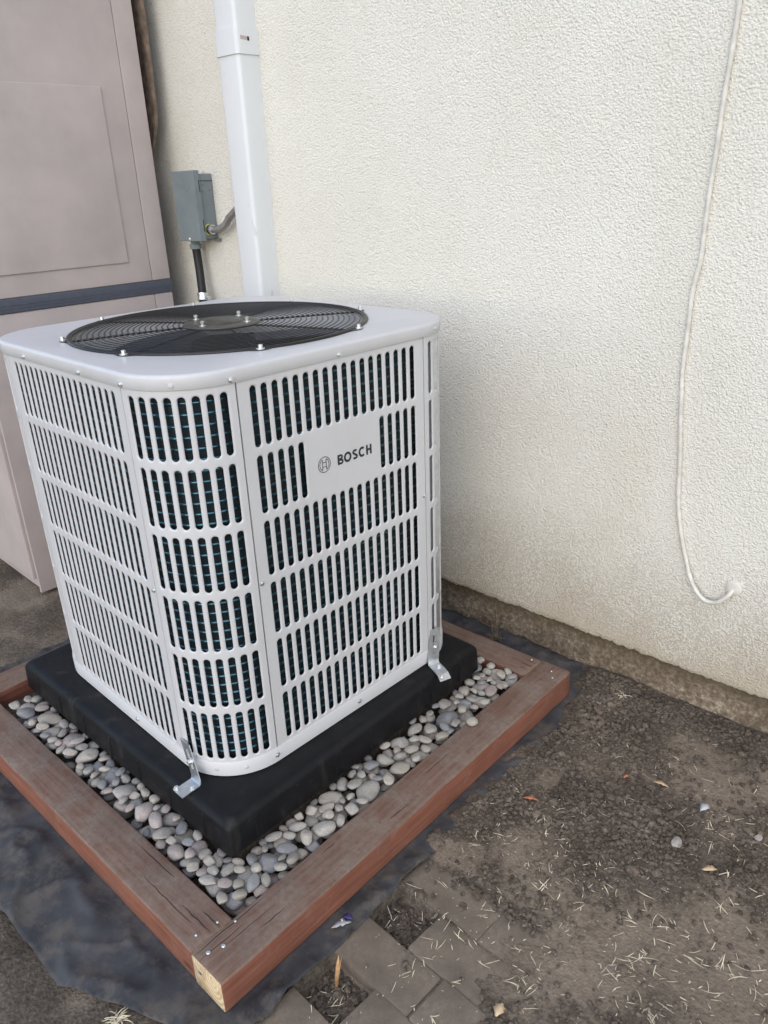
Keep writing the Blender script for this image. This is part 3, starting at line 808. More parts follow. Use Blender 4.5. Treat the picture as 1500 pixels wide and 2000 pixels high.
# grille ---------------------------------------------------------------
ZG = ZT+.002
mb = MB()
RO = RH+.003
rings = list(np.linspace(.096, RO-.014, 19))
for r in rings:
    zz = ZG+.010*(1-(r/RO)**2)*.55
    Lr = [[Vector(((r+.0020*math.cos(q))*math.cos(t), (r+.0020*math.cos(q))*math.sin(t), zz+.0009*math.sin(q))) for q in (0, .8, 1.57, 2.34, 3.14, 3.94, 4.71, 5.5)] for t in np.linspace(0, 2*math.pi, 97)]
    mb.loops(Lr)
mb.tube([(RO*math.cos(2*math.pi*i/128), RO*math.sin(2*math.pi*i/128), ZG) for i in range(128)], .0042, 8, closed=True)
mb.tube([((RO-.0055)*math.cos(2*math.pi*i/128), (RO-.0055)*math.sin(2*math.pi*i/128), ZG) for i in range(128)], .0025, 6, closed=True)
gr = mb.build('fan_grille', MT['black_wire'], ac, smooth=True)
for k in range(8):
    t = R_(22.5+45*k); sp = MB()
    sp.tube([(r*math.cos(t), r*math.sin(t), ZG+.0055*(1-(r/RO)**2)-.0040) for r in np.linspace(.07, RO, 6)], .0022, 6)
    sp.build('spoke', MT['black_wire'], gr, smooth=True)
    ear = MB(); c = Vector((math.cos(t), math.sin(t), 0)); s_ = Vector((-math.sin(t), math.cos(t), 0))
    P = []
    for i in range(20):
        q = 2*math.pi*i/20; P.append(c*(RO+.006+.0115*math.cos(q))+s_*.030*math.sin(q)*(1 if math.cos(q) < .3 else .72))
    ear.loops([[p+Vector((0, 0, ZT+.0014)) for p in P], [p*1+Vector((0, 0, ZT+.0030)) for p in P]], True, False, True)
    ear.build('ear', MT['black_wire'], gr)
    b = MB(); pc = c*(RO+.010)
    b.lathe([(.0085, ZT+.003), (.0085, ZT+.0046), (.0048, ZT+.0048)], pc, n=16)
    b.lathe([(.0047, ZT+.0046), (.0047, ZT+.0105), (.0038, ZT+.0115)], pc, n=6)
    b.build('bolt', MT['screw'], gr)
hb = MB(); zc_ = ZG+.006
hb.lathe([(.0, zc_-.006), (.086, zc_-.006), (.0885, zc_-.003), (.086, zc_+.0005), (.070, zc_+.003), (.062, zc_+.0015), (.050, zc_+.0005), (.046, zc_+.004), (.020, zc_+.006), (.0, zc_+.006)], n=56)
hub = hb.build('hub_plate', MT['hub'], gr, smooth=True, angle=40)
for k in range(4):
    t = R_(20+90*k); b = MB(); pc = Vector((.071*math.cos(t), .071*math.sin(t), 0))
    b.lathe([(.0075, zc_+.002), (.0075, zc_+.0038)], pc, n=14); b.lathe([(.0032, zc_+.003), (.0032, zc_+.008), (.0048, zc_+.0083), (.0048, zc_+.0125), (.003, zc_+.0135)], pc, n=8)
    b.build('bolt', MT['screw'], gr, smooth=True, angle=40)
# fan --------------------------------------------------------------------
fh = MB(); fh.lathe([(.075, .70), (.078, .80), (.072, .835)], n=32); fan = fh.build('fan', MT['dark'], ac, smooth=True, angle=40)
for k in range(4):
    b = MB(); L = []
    for i in range(9):
        r = .07+(.315-.07)*i/8; row = []
        for j in range(9):
            t = R_(90*k+8+(.08*i/8)*57+(56+16*i/8)*(j/8-.5)); row.append(Vector((r*math.cos(t), r*math.sin(t), .800+.040*(j/8-.5)*(1.1-.3*i/8)*-1+.006*math.sin(math.pi*j/8))))
        L.append(row)
    b.loops(L, closed=False); bo_ = b.build('blade', MT['blade'], fan, smooth=True)
    so_ = bo_.modifiers.new('t', 'SOLIDIFY'); so_.thickness = .003
# coil -------------------------------------------------------------------
def coil_path(d, z, inner=False):
    """three sides and a bit: starts past the far corner of the front panel, ends before it"""
    P = [Vector((A-d, S+.02, z))]
    P += [Vector((A-d, y, z)) for y in (.12, 0, -.12, -S)]
    for cx, cy, a0 in ((S, -S, 0), (-S, -S, -90), (-S, S, -180)):
        for k in range(1, 10):
            t = R_(a0-10*k); P.append(Vector((cx+(RC-d)*math.cos(t), cy+(RC-d)*math.sin(t), z)))
    P.append(Vector((S-.06, A-d, z)))
    return P
DO, DI = .016, .050
cm = MB()
lo_o, hi_o, lo_i, hi_i = coil_path(DO, .036), coil_path(DO, .826), coil_path(DI, .036), coil_path(DI, .826)
cm.loops([[a, b, c, d] for a, b, c, d in zip(lo_o, hi_o, hi_i, lo_i)], True, True, True)
coil = cm.build('coil', MT['fins'], ac, smooth=True, angle=40)
tm = MB()
for k in range(37):
    z = .050+k*.0212
    tm.tube(coil_path(DO+.0008, z), .0034, 8)
tb_ = tm.build('coil_tubing', MT['tube'], coil, smooth=True)
ep = MB(); ep.box(A-DI-.006, A-DO+.006, S+.022, S+.025, .036, .826); ep.box(A-DO+.001, A-DO+.005, S+.0251, S+.06, .036, .826)
ep.build('coil_end_plate', MT['steel'], ac)
ct = MB(); ct.loops([[Vector((S+.045, S+.01, z)), Vector((S+.075, S+.035, z)), Vector((S-.05, S+.112, z)), Vector((S-.07, S+.02, z))] for z in (.06, .83)], True, True, True)
ct.build('control_box', MT['steel'], ac)
# dark sheet added in the base so the slot bottoms look shaded
ln = MB(); ln.loops([outline(z, -.0045, 10) for z in (.020, .032)], True, True, True); ln.build('shade_liner', MT['dark'], ac)
# screws on lid skirt, base and panels -------------------------------------
def scr(x, y, z, nx_, ny_, r=.0042):
    ax = Vector((nx_, ny_, 0)).normalized(); b = MB()
    b.lathe([(r*1.35, 0), (r*1.35, .0008), (r*.95, .0012), (r*.92, .0036), (r*.6, .0042)], (x, y, z), ax, 10)
    b.build('screw', MT['screw'], ac)
def arcp(deg, d): t = R_(deg); return S+(RC+d)*math.cos(t), -S+(RC+d)*math.sin(t), math.cos(t), math.sin(t)
for y in (-.004,): scr(A+SK, y, .8475, 1, 0)
scr(A+SK, -.268+.006, .848, 1, 0); x, y, cx, cy = arcp(-86, SK); scr(x, y, .848, cx, cy)
scr(S+.138, S+.046, .853, 1, .35); scr(.1, -A-SK, .848, 0, -1); scr(-.15, -A-SK, .848, 0, -1)
scr(A+.0022, -.005, .016, 1, 0); scr(A+.0022, -.255, .016, 1, 0); scr(.05, -A-.0022, .016, 0, -1)
scr(A, -S+.0075, .435, 1, 0); scr(A, S-.0065, .468, 1, 0); scr(S-.0075, -A, .43, 0, -1)
for dg, dd, z in ((-45, SK, .850), (-55, .0022, .016), (-30, .0022, .016)):      # small raised dimples in the sheet
    x, y, cx, cy = arcp(dg, dd); b = MB(); b.lathe([(.0052, -.001), (.0045, .0007), (.0028, .0011)], (x, y, z), (cx, cy, 0), 14); b.build('dimple', MT['paint'], ac, smooth=True)
# emblem and lettering ------------------------------------------------------
def stroke(mb, pts, wd, closed=False, x=A+.0004):
    P = [Vector((p[0], p[1], 0)) for p in pts]; n = len(P); Lf, Rt = [], []
    for i in range(n):
        if closed: d = (P[(i+1) % n]-P[i-1]).normalized(); k = 1
        elif i in (0, n-1): d = (P[min(i+1, n-1)]-P[max(i-1, 0)]).normalized(); k = 1
        else:
            d0, d1 = (P[i]-P[i-1]).normalized(), (P[i+1]-P[i]).normalized(); d = (d0+d1).normalized(); k = 1/max(.45, d.dot(d0))
        nn = Vector((-d.y, d.x, 0))*wd/2*k; Lf.append(P[i]+nn); Rt.append(P[i]-nn)
    if closed: Lf.append(Lf[0]); Rt.append(Rt[0])
    mb.loops([[Vector((x, p.x, p.y)) for p in Lf], [Vector((x, p.x, p.y)) for p in Rt]], closed=False, flip=True)
ey, ez, er = -.0590, .6325, .0163
mb = MB()
stroke(mb, [(ey+er*math.cos(2*math.pi*i/40), ez+er*math.sin(2*math.pi*i/40)) for i in range(40)], .0015, True)
for sg in (1, -1):
    ri = er*.76; a1 = R_(66); q = [(ey+sg*ri*math.cos(a1-2*a1*i/14), ez+ri*math.sin(a1-2*a1*i/14)) for i in range(15)]
    mbx = er*.36
    stroke(mb, q, .0015, x=A+.00045); stroke(mb, [q[0], (ey+sg*mbx, ez+ri*.80), (ey+sg*mbx, ez-ri*.80), q[-1]] if False else [q[0], q[-1]], .0015, x=A+.00050)
for zz in (.0048, -.0048): stroke(mb, [(ey-er*.31, ez+zz), (ey+er*.31, ez+zz)], .0015, x=A+.00055)
mb.build('emblem', MT['ink'], FP)
LH, LW_ = .0218, .0051
def arcpts(cx, cz, rx, rz, a0, a1, n=14): return [(cx+rx*math.cos(R_(a0+(a1-a0)*k/n)), cz+rz*math.sin(R_(a0+(a1-a0)*k/n))) for k in range(n+1)]
mb = MB(); h2 = LW_/2; lx = [A+.0004]
def ls(pts, closed=False, wd=LW_): lx[0] += .00003; stroke(mb, pts, wd, closed, lx[0])
u0, z0 = -.0225, .6205
# B
ls([(u0+h2, z0), (u0+h2, z0+LH)])
ls([(u0+h2, z0+LH-h2*.85), (u0+.008, z0+LH-h2*.85)]+arcpts(u0+.0088, z0+LH*.735, .0042, LH*.265-h2*.85, 85, -85)+[(u0+h2, z0+LH*.51)], wd=LW_*.86)
ls([(u0+h2, z0+LH*.47), (u0+.009, z0+LH*.47)]+arcpts(u0+.0098, z0+LH*.27, .0044, LH*.27-h2*.85, 85, -85)+[(u0+h2, z0+h2*.85)], wd=LW_*.86)
# O
c = u0+.0286; ls([(c+.0082*math.cos(2*math.pi*k/28), z0+LH/2+(LH/2-h2*.8)*math.sin(2*math.pi*k/28)) for k in range(28)], True)
# S
c = u0+.0500; zc1, zc2, rz = z0+LH*.735, z0+LH*.265, LH*.265-h2*.85
ls(arcpts(c+.0002, zc1, .0056, rz, 35, 235)+arcpts(c-.0002, zc2, .0058, rz, 62, -145), wd=LW_*.92)
# C
c = u0+.0708; ls(arcpts(c, z0+LH/2, .0078, LH/2-h2*.8, 48, 312, 20))
# H
c = u0+.0855; ls([(c, z0), (c, z0+LH)]); ls([(c+.0112, z0), (c+.0112, z0+LH)]); ls([(c, z0+LH*.52), (c+.0112, z0+LH*.52)], wd=LW_*.9)
mb.build('lettering', MT['ink'], FP)
# hold-down brackets ---------------------------------------------------------
def ribbon(mb, path, side, wd, th=.002):
    """bent metal strap: path points, width along side, thickness"""
    P = [Vector(p) for p in path]; s = Vector(side).normalized(); L = []
    for i, p in enumerate(P):
        d = (P[min(i+1, len(P)-1)]-P[max(i-1, 0)]).normalized(); n_ = d.cross(s).normalized()
        L.append([p-s*wd/2-n_*th/2, p+s*wd/2-n_*th/2, p+s*wd/2+n_*th/2, p-s*wd/2+n_*th/2])
    mb.loops(L, True, True, True)
def bracket(path_strap, path_foot, side, wd, slot, screws, fs):
    """strap of two rails and cross ends so the slot is a real opening"""
    P = [Vector(p) for p in path_strap]; s = Vector(side).normalized()
    top_, bot = P[0], P[-1]
    at = lambda t: top_.lerp(bot, t)
    mb = MB()
    ribbon(mb, [at(0), at(.20)], s, wd); ribbon(mb, [at(.78), at(.97)]+[Vector(p) for p in path_foot], s, wd)
    for sg in (-1, 1): ribbon(mb, [at(.1995)+s*sg*wd*.33, at(.7805)+s*sg*wd*.33], s, wd*.34)
    o = mb.build('hold_down_bracket', MT['steel'], ac)
    for (p, ax) in screws:
        b = MB(); b.lathe([(.0075, 0), (.0075, .0012), (.0046, .0014), (.0046, .006), (.0036, .0068)], p, ax, 8); b.build('screw', MT['screw'], o)
    return o
bracket([(.270, -.3995, .072), (.312, -.409, .004)], [(.3135, -.4105, -.0005), (.3145, -.414, -.0032), (.3155, -.436, -.0032), (.317, -.458, -.0038)], (1, 0, 0), .034, None,
        [((.292, -.4055, .036), (0, -1, .1)), ((.302, -.452, -.0022), (0, 0, 1)), ((.327, -.428, -.0022), (0, 0, 1))], None)
bracket([(.3985, .273, .088), (.4095, .252, .004)], [(.411, .2505, -.0005), (.415, .249, -.0032), (.440, .240, -.0032), (.458, .233, -.0045), (.472, .227, -.0135)], (.30, .954, 0), .032, None,
        [((.405, .265, .040), (1, 0, .1)), ((.432, .249, -.0022), (0, 0, 1)), ((.462, .224, -.0065), (.3, 0, 1))], None)

# ------------------------------------------------------------------ line-set raceway on the wall
rw = empty('pipe_raceway', W(-.66, 0, GZ+.1)); tag(rw, 'white plastic pipe raceway fixed upright to the stucco wall with a coupler band', 'raceway')
def rprof(x0, x1, dep, r, z, g=0):
    P = [(x0-g, .0), (x0-g, dep*.45)]
    for k in range(5): t = R_(180-22.5*k); P.append((x0-g+r+r*math.cos(t), dep+g-r+r*math.sin(t)))
    for k in range(5): t = R_(90-22.5*k); P.append((x1+g-r+r*math.cos(t), dep+g-r+r*math.sin(t)))
    P += [(x1+g, dep*.45), (x1+g, 0)]
    return [W(a, b, z) for a, b in P]
RX0, RX1, RD = -.711, -.606, .080
mb = MB(); mb.loops([rprof(RX0, RX1, RD, .013, z) for z in (.0, .4, 1.0, 1.56)], True, True, True); mb.build('channel', MT['pvc'], rw, smooth=True, angle=40)
mb = MB(); mb.loops([rprof(RX0+.001, RX1-.001, RD-.001, .013, z) for z in (1.565, 2.2, 2.9)], True, True, True); mb.build('channel', MT['pvc'], rw, smooth=True, angle=40)
mb = MB(); mb.loops([rprof(RX0, RX1, RD, .014, z, .004) for z in (1.527, 1.596)], True, True, True); cp = mb.build('coupler', MT['pvc'], rw, smooth=True, angle=40)
mb = MB(); mb.loops([[W(RX1+.0046, o_, z) for o_, z in ((.069, 1.565), (.037, 1.563), (.037, 1.573), (.069, 1.575))], [W(RX1+.0046-.002, o_, z) for o_, z in ((.069, 1.565), (.037, 1.563), (.037, 1.573), (.069, 1.575))]], True, True, False); mb.build('clip_slot', MT['resin'], cp)
mb = MB(); mb.loops([[W(RX1+.0050, o_, z) for o_, z in ((.043, 1.5625), (.036, 1.5625), (.036, 1.5735), (.043, 1.5735))], [W(RX1+.003, o_, z) for o_, z in ((.043, 1.5625), (.036, 1.5625), (.036, 1.5735), (.043, 1.5735))]], True, True, False); mb.build('clip_slot', MT['dark'], cp)

# ------------------------------------------------------------------ electrical disconnect box with conduit and whip
bx = empty('disconnect_box', W(-.975, 0, .99)); tag(bx, 'grey metal electrical disconnect box on the wall beside the raceway', 'electrical box')
def wbox(mb, x0, x1, o0, o1, z0, z1):
    v = [W(x, o, z) for z in (z0, z1) for o in (o1, o0) for x in (x0, x1)]
    mb.add(v, [(0,2,3,1),(4,5,7,6),(0,1,5,4),(2,6,7,3),(0,4,6,2),(1,3,7,5)])
mb = MB(); wbox(mb, -1.030, -.9165, .001, .064, .996, 1.208); bd = bevel(mb.build('body', MT['box_grey'], bx), .004)
mb = MB(); wbox(mb, -1.0365, -.9065, .060, .0855, .990, 1.219); cv = bevel(mb.build('cover', MT['box_grey'], bx), .0022, 2)
mb = MB(); wbox(mb, -.9167, -.9155, .002, .058, 1.184, 1.186); mb.build('seam', MT['dark'], bx)
for z0 in (1.150, 1.022):
    mb = MB(); wbox(mb, -.9069, -.9058, .0635, .0660, z0, z0+.038); mb.build('slot', MT['dark'], cv)
for o_, z in ((.045, 1.175), (.045, 1.155), (.020, 1.158), (.020, 1.112), (.045, 1.045), (.045, 1.03)):
    mb = MB(); mb.lathe([(.0055, -.001), (.0048, .0008), (.003, .0009)], W(-.9165, o_, z), W(1, 0, 0)-W(0, 0, 0), 14); mb.build('knockout', MT['box_grey'], bd, smooth=True)
# pressed arrow with worn lettering on the cover
mb = MB()
def wline(a, b, wd=.0016, o_=.0855):
    d = (Vector(b)-Vector(a)).normalized(); n_ = Vector((-d.y, d.x))*wd/2
    q = [Vector(a)+n_, Vector(a)-n_, Vector(b)-n_, Vector(b)+n_]
    lo = [W(p.x, o_-.0005, p.y) for p in q]; hi = [W(p.x, o_+.0007, p.y) for p in q]
    mb.loops([lo, hi], True, False, True)
for a, b in (((-1.016, 1.160), (-.955, 1.160)), ((-1.016, 1.160), (-1.016, 1.182)), ((-.955, 1.160), (-.955, 1.150)), ((-.955, 1.150), (-.932, 1.170)), ((-.932, 1.170), (-.955, 1.189))): wline(a, b)
for i, xx in enumerate((-1.010, -.999, -.988, -.977, -.966)):
    wline((xx, 1.165), (xx, 1.177), .0013); wline((xx, 1.177), (xx+.006, 1.177), .0012); 
    if i % 2: wline((xx, 1.165), (xx+.006, 1.165), .0012); wline((xx+.006, 1.165), (xx+.006, 1.177), .0012)
    else: wline((xx, 1.171), (xx+.005, 1.171), .0012)
mb.build('embossed_arrow', MT['box_grey'], cv)
mb = MB(); mb.lathe([(.006, -.001), (.0062, .002), (.0045, .004)], W(-.972, .0855, .997), W(0, 1, 0)-W(0, 0, 0), 12); mb.build('cover_screw', MT['screw'], cv)
# elbow conduit
xd = W(1, 0, 0)-W(0, 0, 0)
mb = MB(); mb.lathe([(.0185, 0), (.0185, .003)], W(-.9165, .040, 1.027), xd, 24); mb.build('seal_ring', MT['yellow'], bx)
mb = MB(); mb.lathe([(.0165, .003), (.0165, .010), (.0145, .0105), (.0145, .017), (.0165, .0175), (.0165, .026), (.014, .027)], W(-.9165, .040, 1.027), xd, 18); mb.build('fitting', MT['screw'], bx, smooth=True, angle=35)
mb = MB(); mb.lathe([(.0168, .0104), (.0168, .0174)], W(-.9165, .040, 1.027), xd, 18); mb.build('gasket', MT['dark'], bx)
pth = [W(-.892, .040, 1.027), W(-.868, .040, 1.027)]
for k in range(1, 10):
    t = R_(-90+9.5*k); pth.append(W(-.868+.075*math.cos(t), .040-.0012*k, 1.102+.075*math.sin(t)))
pth = pth[:8]; pth += [pth[-1]+(pth[-1]-pth[-2]).normalized()*.05+W(.03, 0, 0)-W(0, 0, 0), W(-.70, .03, 1.16)]
mb = MB(); mb.tube(pth, .0125, 14); mb.build('elbow_conduit', MT['emt'], bx, smooth=True)
mb = MB(); wbox(mb, -.925, -.90, .0, .014, .985, .9955); mb.build('mounting_tab', MT['box_grey'], bx)
# flexible whip
wp = empty('flexible_conduit', W(-1.0, .045, .99)); tag(wp, 'black flexible electrical whip hanging from the grey box to the air conditioner', 'conduit')
P0 = [W(-1.001, .045, .962), W(-.998, .045, .93), W(-.993, .047, .88), W(-.987, .051, .83), W(-.981, .056, .79), W(-.976, .062, .76), W(-.95, .085, .70), W(-.86, .14, .64), W(-.70, .20, .61), W(-.5, .245, .60), W(-.40, .27, .60)]
def smoothpath(P, n=8):
    P = [Vector(p) for p in P]; out = []
    for i in range(len(P)-1):
        p0, p1, p2, p3 = P[max(i-1, 0)], P[i], P[i+1], P[min(i+2, len(P)-1)]
        for k in range(n):
            t = k/n; out.append(.5*((2*p1)+(p2-p0)*t+(2*p0-5*p1+4*p2-p3)*t*t+(3*p1-p0-3*p2+p3)*t**3))
    out.append(P[-1]); return out
sp_ = smoothpath(P0, 40)
mb = MB(); mb.tube(sp_, .0145, 14, rs=[.0152+.0009*math.cos(i*2.1) for i in range(len(sp_))]); mb.build('whip', MT['rubber'], wp, smooth=True)
mb = MB(); mb.lathe([(.021, .0), (.021, .016), (.016, .017), (.016, .030)], W(-1.001, .045, .961), (0, 0, 1), 8); mb.build('connector_nut', MT['box_grey'], wp)
dv = (P0[4]-P0[5]).normalized()
mb = MB(); mb.lathe([(.0185, -.014), (.0205, -.012), (.0205, -.004), (.0185, -.003), (.0185, .004), (.0205, .005), (.0205, .012), (.0185, .013)], P0[4]+dv*.004, dv, 20); cl_ = mb.build('clamp', MT['screw'], wp, smooth=True, angle=35)
mb = MB(); cpos = P0[4]+W(.026, 0, 0)-W(0, 0, 0)+dv*.003
mb.tube([cpos-Vector((.012, 0, 0)), cpos+Vector((.008, 0, 0))], .008, 8); mb.tube([cpos+Vector((.008, 0, 0)), cpos+Vector((.013, 0, 0))], .0055, 6); mb.build('clamp_screw', MT['screw'], cl_)

# ------------------------------------------------------------------ wall cable
CB = [(.836,1.80),(.8355,1.60),(.834,1.45),(.832,1.383),(.826,1.277),(.824,1.194),(.820,1.106),(.819,1.025),(.818,.973),(.809,.908),(.8085,.83),(.807,.737),(.811,.677),(.817,.604),(.826,.516),(.834,.412),(.850,.334),(.870,.269),(.896,.213),(.926,.180),(.958,.179),(.980,.200),(.991,.219)]
P = [W(x, .0052+(.012*math.exp(-((z-.19)/.05)**2)), z) for x, z in [(.838, 2.4)]+CB]; P[-1] = W(.991, .004, .219)
sp_ = smoothpath(P, 10)
cb = empty('wall_cable', W(.99, 0, .22)); tag(cb, 'painted cream coaxial cable running down the stucco into a round grommet', 'cable')
mb = MB(); mb.tube(sp_, .0050, 10, rs=[.0050*(1+.10*float(vnoise(i*.31, 2, 1))) for i in range(len(sp_))]); mb.build('cable', MT['cable'], cb, smooth=True)
mb = MB(); mb.lathe([(.0195, -.001), (.0195, .003), (.016, .0055), (.008, .007), (.0, .007)], W(.991, 0, .224), W(0, 1, 0)-W(0, 0, 0), 24); mb.build('grommet', MT['cable'], cb, smooth=True, angle=50)

# ------------------------------------------------------------------ resin cabinet at the wall
CXR, CYB, CYF, CZT = -1.122, .552, -.16, 2.05
cbn = empty('storage_cabinet', (CXR-.4, (CYB+CYF)/2, GZ)); tag(cbn, 'taupe plastic storage cabinet with dark grey band standing by the wall', 'cabinet')
def cbx(name, x0, x1, y0, y1, z0, z1, mat, bv=.008, par=None):
    mb = MB(); mb.box(x0, x1, y0, y1, z0, z1); o = mb.build(name, MT[mat], par or cbn)
    if bv: bevel(o, bv, 3); smooth(o, 40)
    return o
ZBD0, ZBD1 = .812, .858
cbx('carcass', CXR-.82, CXR-.012, CYF+.014, CYB-.012, GZ+.004, CZT-.01, 'resin', .004)
# side wall boards: a narrow stile by the wall, then wide ones, above and below the band
YS = [CYB, CYB-.075, CYF]
for (z0, z1) in ((ZBD1+.001, CZT), (GZ+.004, ZBD0-.001)):
    for i in range(len(YS)-1):
        sp = cbx('side_board', CXR-.012, CXR, YS[i+1]+.0008, YS[i]-.0008, z0, z1, 'resin', .003)
        if i == 1:
            for (a, b) in ((z0+.07, min(z1-.05, z0+.62)),):
                if b-a > .2: cbx('raised_panel', CXR-.001, CXR+.006, CYF+.09, YS[1]-.085, a, b, 'resin', .005, sp)
bnd_ = cbx('band', CXR-.010, CXR+.004, CYF, CYB+.001, ZBD0, ZBD1, 'band', .003)
for z in (ZBD0+.014, ZBD0+.023): cbx('groove', CXR+.0042, CXR+.0055, CYF+.01, CYB-.008, z, z+.003, 'band', 0, bnd_)
for x0, x1 in ((CXR-.82, CXR-.412), (CXR-.408, CXR-.012)):
    d = cbx('door', x0, x1, CYF-.012, CYF+.013, GZ+.06, CZT-.04, 'resin', .006)
    hx = x1-.05 if x0 < CXR-.5 else x0+.05
    cbx('door_handle', hx-.012, hx+.012, CYF-.034, CYF-.012, .75, .93, 'band', .005, d)
cbx('roof', CXR-.85, CXR+.02, CYF-.04, CYB+.02, CZT, CZT+.05, 'band', .01)
# warped board behind the cabinet
mb = MB(); Lb = []
for i in range(40):
    z = GZ+.01+2.1*i/39; bow = .060*max(0, (z-1.30)/.62)**1.1 if z > 1.30 else 0
    wv = .004*math.sin(z*9)
    x0 = CXR-.40; x1 = CXR-.10+.09*float(sstep(1.20, 1.40, z))+bow*.28+wv*(z > 1.3)
    Lb.append([Vector((x0, .585, z)), Vector((x1, .585, z)), Vector((x1, .597, z)), Vector((x0, .597, z))])
mb.loops(Lb, True, True, True); bb = mb.build('warped_board', MT['board'], None, base=(CXR-.15, .59, GZ+.01)); tag(bb, 'old brown warped board wedged between cabinet and stucco wall', 'board')

# ------------------------------------------------------------------ soil crumbs (too many to count)
mb = MB(); bm0 = bmesh.new(); bmesh.ops.create_icosphere(bm0, subdivisions=1, radius=1)
ICO = np.array([v.co[:] for v in bm0.verts]); ICF = np.array([[v.index for v in f.verts] for f in bm0.faces]); bm0.free()
def scatter_crumbs(n, smin, smax, power, seed):
    r = np.random.default_rng(seed); V = []; F2 = []; k = 0
    x = r.uniform(.62, 1.60, n*6); y = r.uniform(-.80, .74, n*6)
    keepm = r.random(n*6) < crumb(x, y)**1.5
    tx = x*math.cos(TY)+y*math.sin(TY); ty = -x*math.sin(TY)+y*math.cos(TY); wy = -x*math.sin(WY)+y*math.cos(WY)
    keepm &= (wy < .70) & ~((tx < .690+.0*ty) & (ty < .60))
    pvz = (x < 1.0) & (y < -.12); keepm &= ~pvz | (r.random(n*6) < .025)
    x, y = x[keepm][:n], y[keepm][:n]; h = height(x, y)
    pavd = (y < -.1) & (x < 1.12) & (x > .7)
    for (a, b, c, d) in HOLES[:2]: pavd &= ~((x > a) & (x < b) & (y > c) & (y < d))
    h = np.where(pavd, np.maximum(h, GZ+.0005), h)
    s = smin+(smax-smin)*r.random(len(x))**power
    for i in range(len(x)):
        q = ICO*(1+r.normal(0, .17, (len(ICO), 1)))*np.array([s[i]*r.uniform(.8, 1.25), s[i]*r.uniform(.8, 1.2), s[i]*r.uniform(.55, .9)])
        t = r.uniform(0, 6.28); c_, s_ = math.cos(t), math.sin(t)
        q = np.stack([q[:, 0]*c_-q[:, 1]*s_+x[i], q[:, 0]*s_+q[:, 1]*c_+y[i], q[:, 2]+h[i]+s[i]*.25], -1)
        V.append(q); F2.append(ICF+k); k += len(ICO)
    return np.concatenate(V), np.concatenate(F2)
V1, F1 = scatter_crumbs(26000, .0015, .0066, 2.0, 3)
V2, F2 = scatter_crumbs(330, .006, .0125, 1.8, 4)
rc = np.random.default_rng(21); VC = []; FC = []; k = 0
for (cx_, cy_, sg_, n_, s0, s1) in ((.715, .50, .035, 42, .006, .014), (.80, .60, .06, 46, .005, .012), (.86, .34, .07, 46, .005, .012), (1.0, .22, .12, 60, .005, .011), (1.12, .46, .08, 40, .005, .011)):
    for _ in range(n_):
        x, y = rc.normal(cx_, sg_), rc.normal(cy_, sg_)
        if x < .685 or -x*math.sin(WY)+y*math.cos(WY) > .70: continue
        s = s0+(s1-s0)*rc.random()**1.7
        q = ICO*(1+rc.normal(0, .15, (len(ICO), 1)))*np.array([s*rc.uniform(.8, 1.3), s*rc.uniform(.8, 1.2), s*rc.uniform(.6, .9)]); t = rc.uniform(0, 6.28); c_, s_ = math.cos(t), math.sin(t)
        q = np.stack([q[:, 0]*c_-q[:, 1]*s_+x, q[:, 0]*s_+q[:, 1]*c_+y, q[:, 2]+float(height(x, y))+s*.35], -1); VC.append(q); FC.append(ICF+k); k += len(ICO)
F2 = np.concatenate([F2, np.concatenate(FC)+len(V2)]); V2 = np.concatenate([V2]+VC)
# crumbs lying in the two holes
r_ = np.random.default_rng(9); VH = []; FH = []; k = 0
for (a, b, c, d) in HOLES[:2]:
    for _ in range(260):
        x, y = r_.uniform(a+.006, b-.006), r_.uniform(c+.006, d-.006); s = .0015+.007*r_.random()**2
        q = ICO*(1+r_.normal(0, .17, (len(ICO), 1)))*s; VH.append(q+np.array([x, y, float(height(x, y))+s*.3])); FH.append(ICF+k); k += len(ICO)
V3, F3 = np.concatenate(VH), np.concatenate(FH)
Va = np.concatenate([V1, V2, V3]); Fa = np.concatenate([F1, F2+len(V1), F3+len(V1)+len(V2)])
me = bpy.data.meshes.new('soil_crumbs'); me.from_pydata((Va-np.array([1.0, 0, GZ])).tolist(), [], Fa.tolist()); me.materials.append(MT['clod'])
oc = bpy.data.objects.new('soil_crumbs', me); oc.location = (1.0, 0, GZ); COL.objects.link(oc); tag(oc, 'loose dark soil crumbs and clods strewn over the ground', 'soil', kind='stuff')

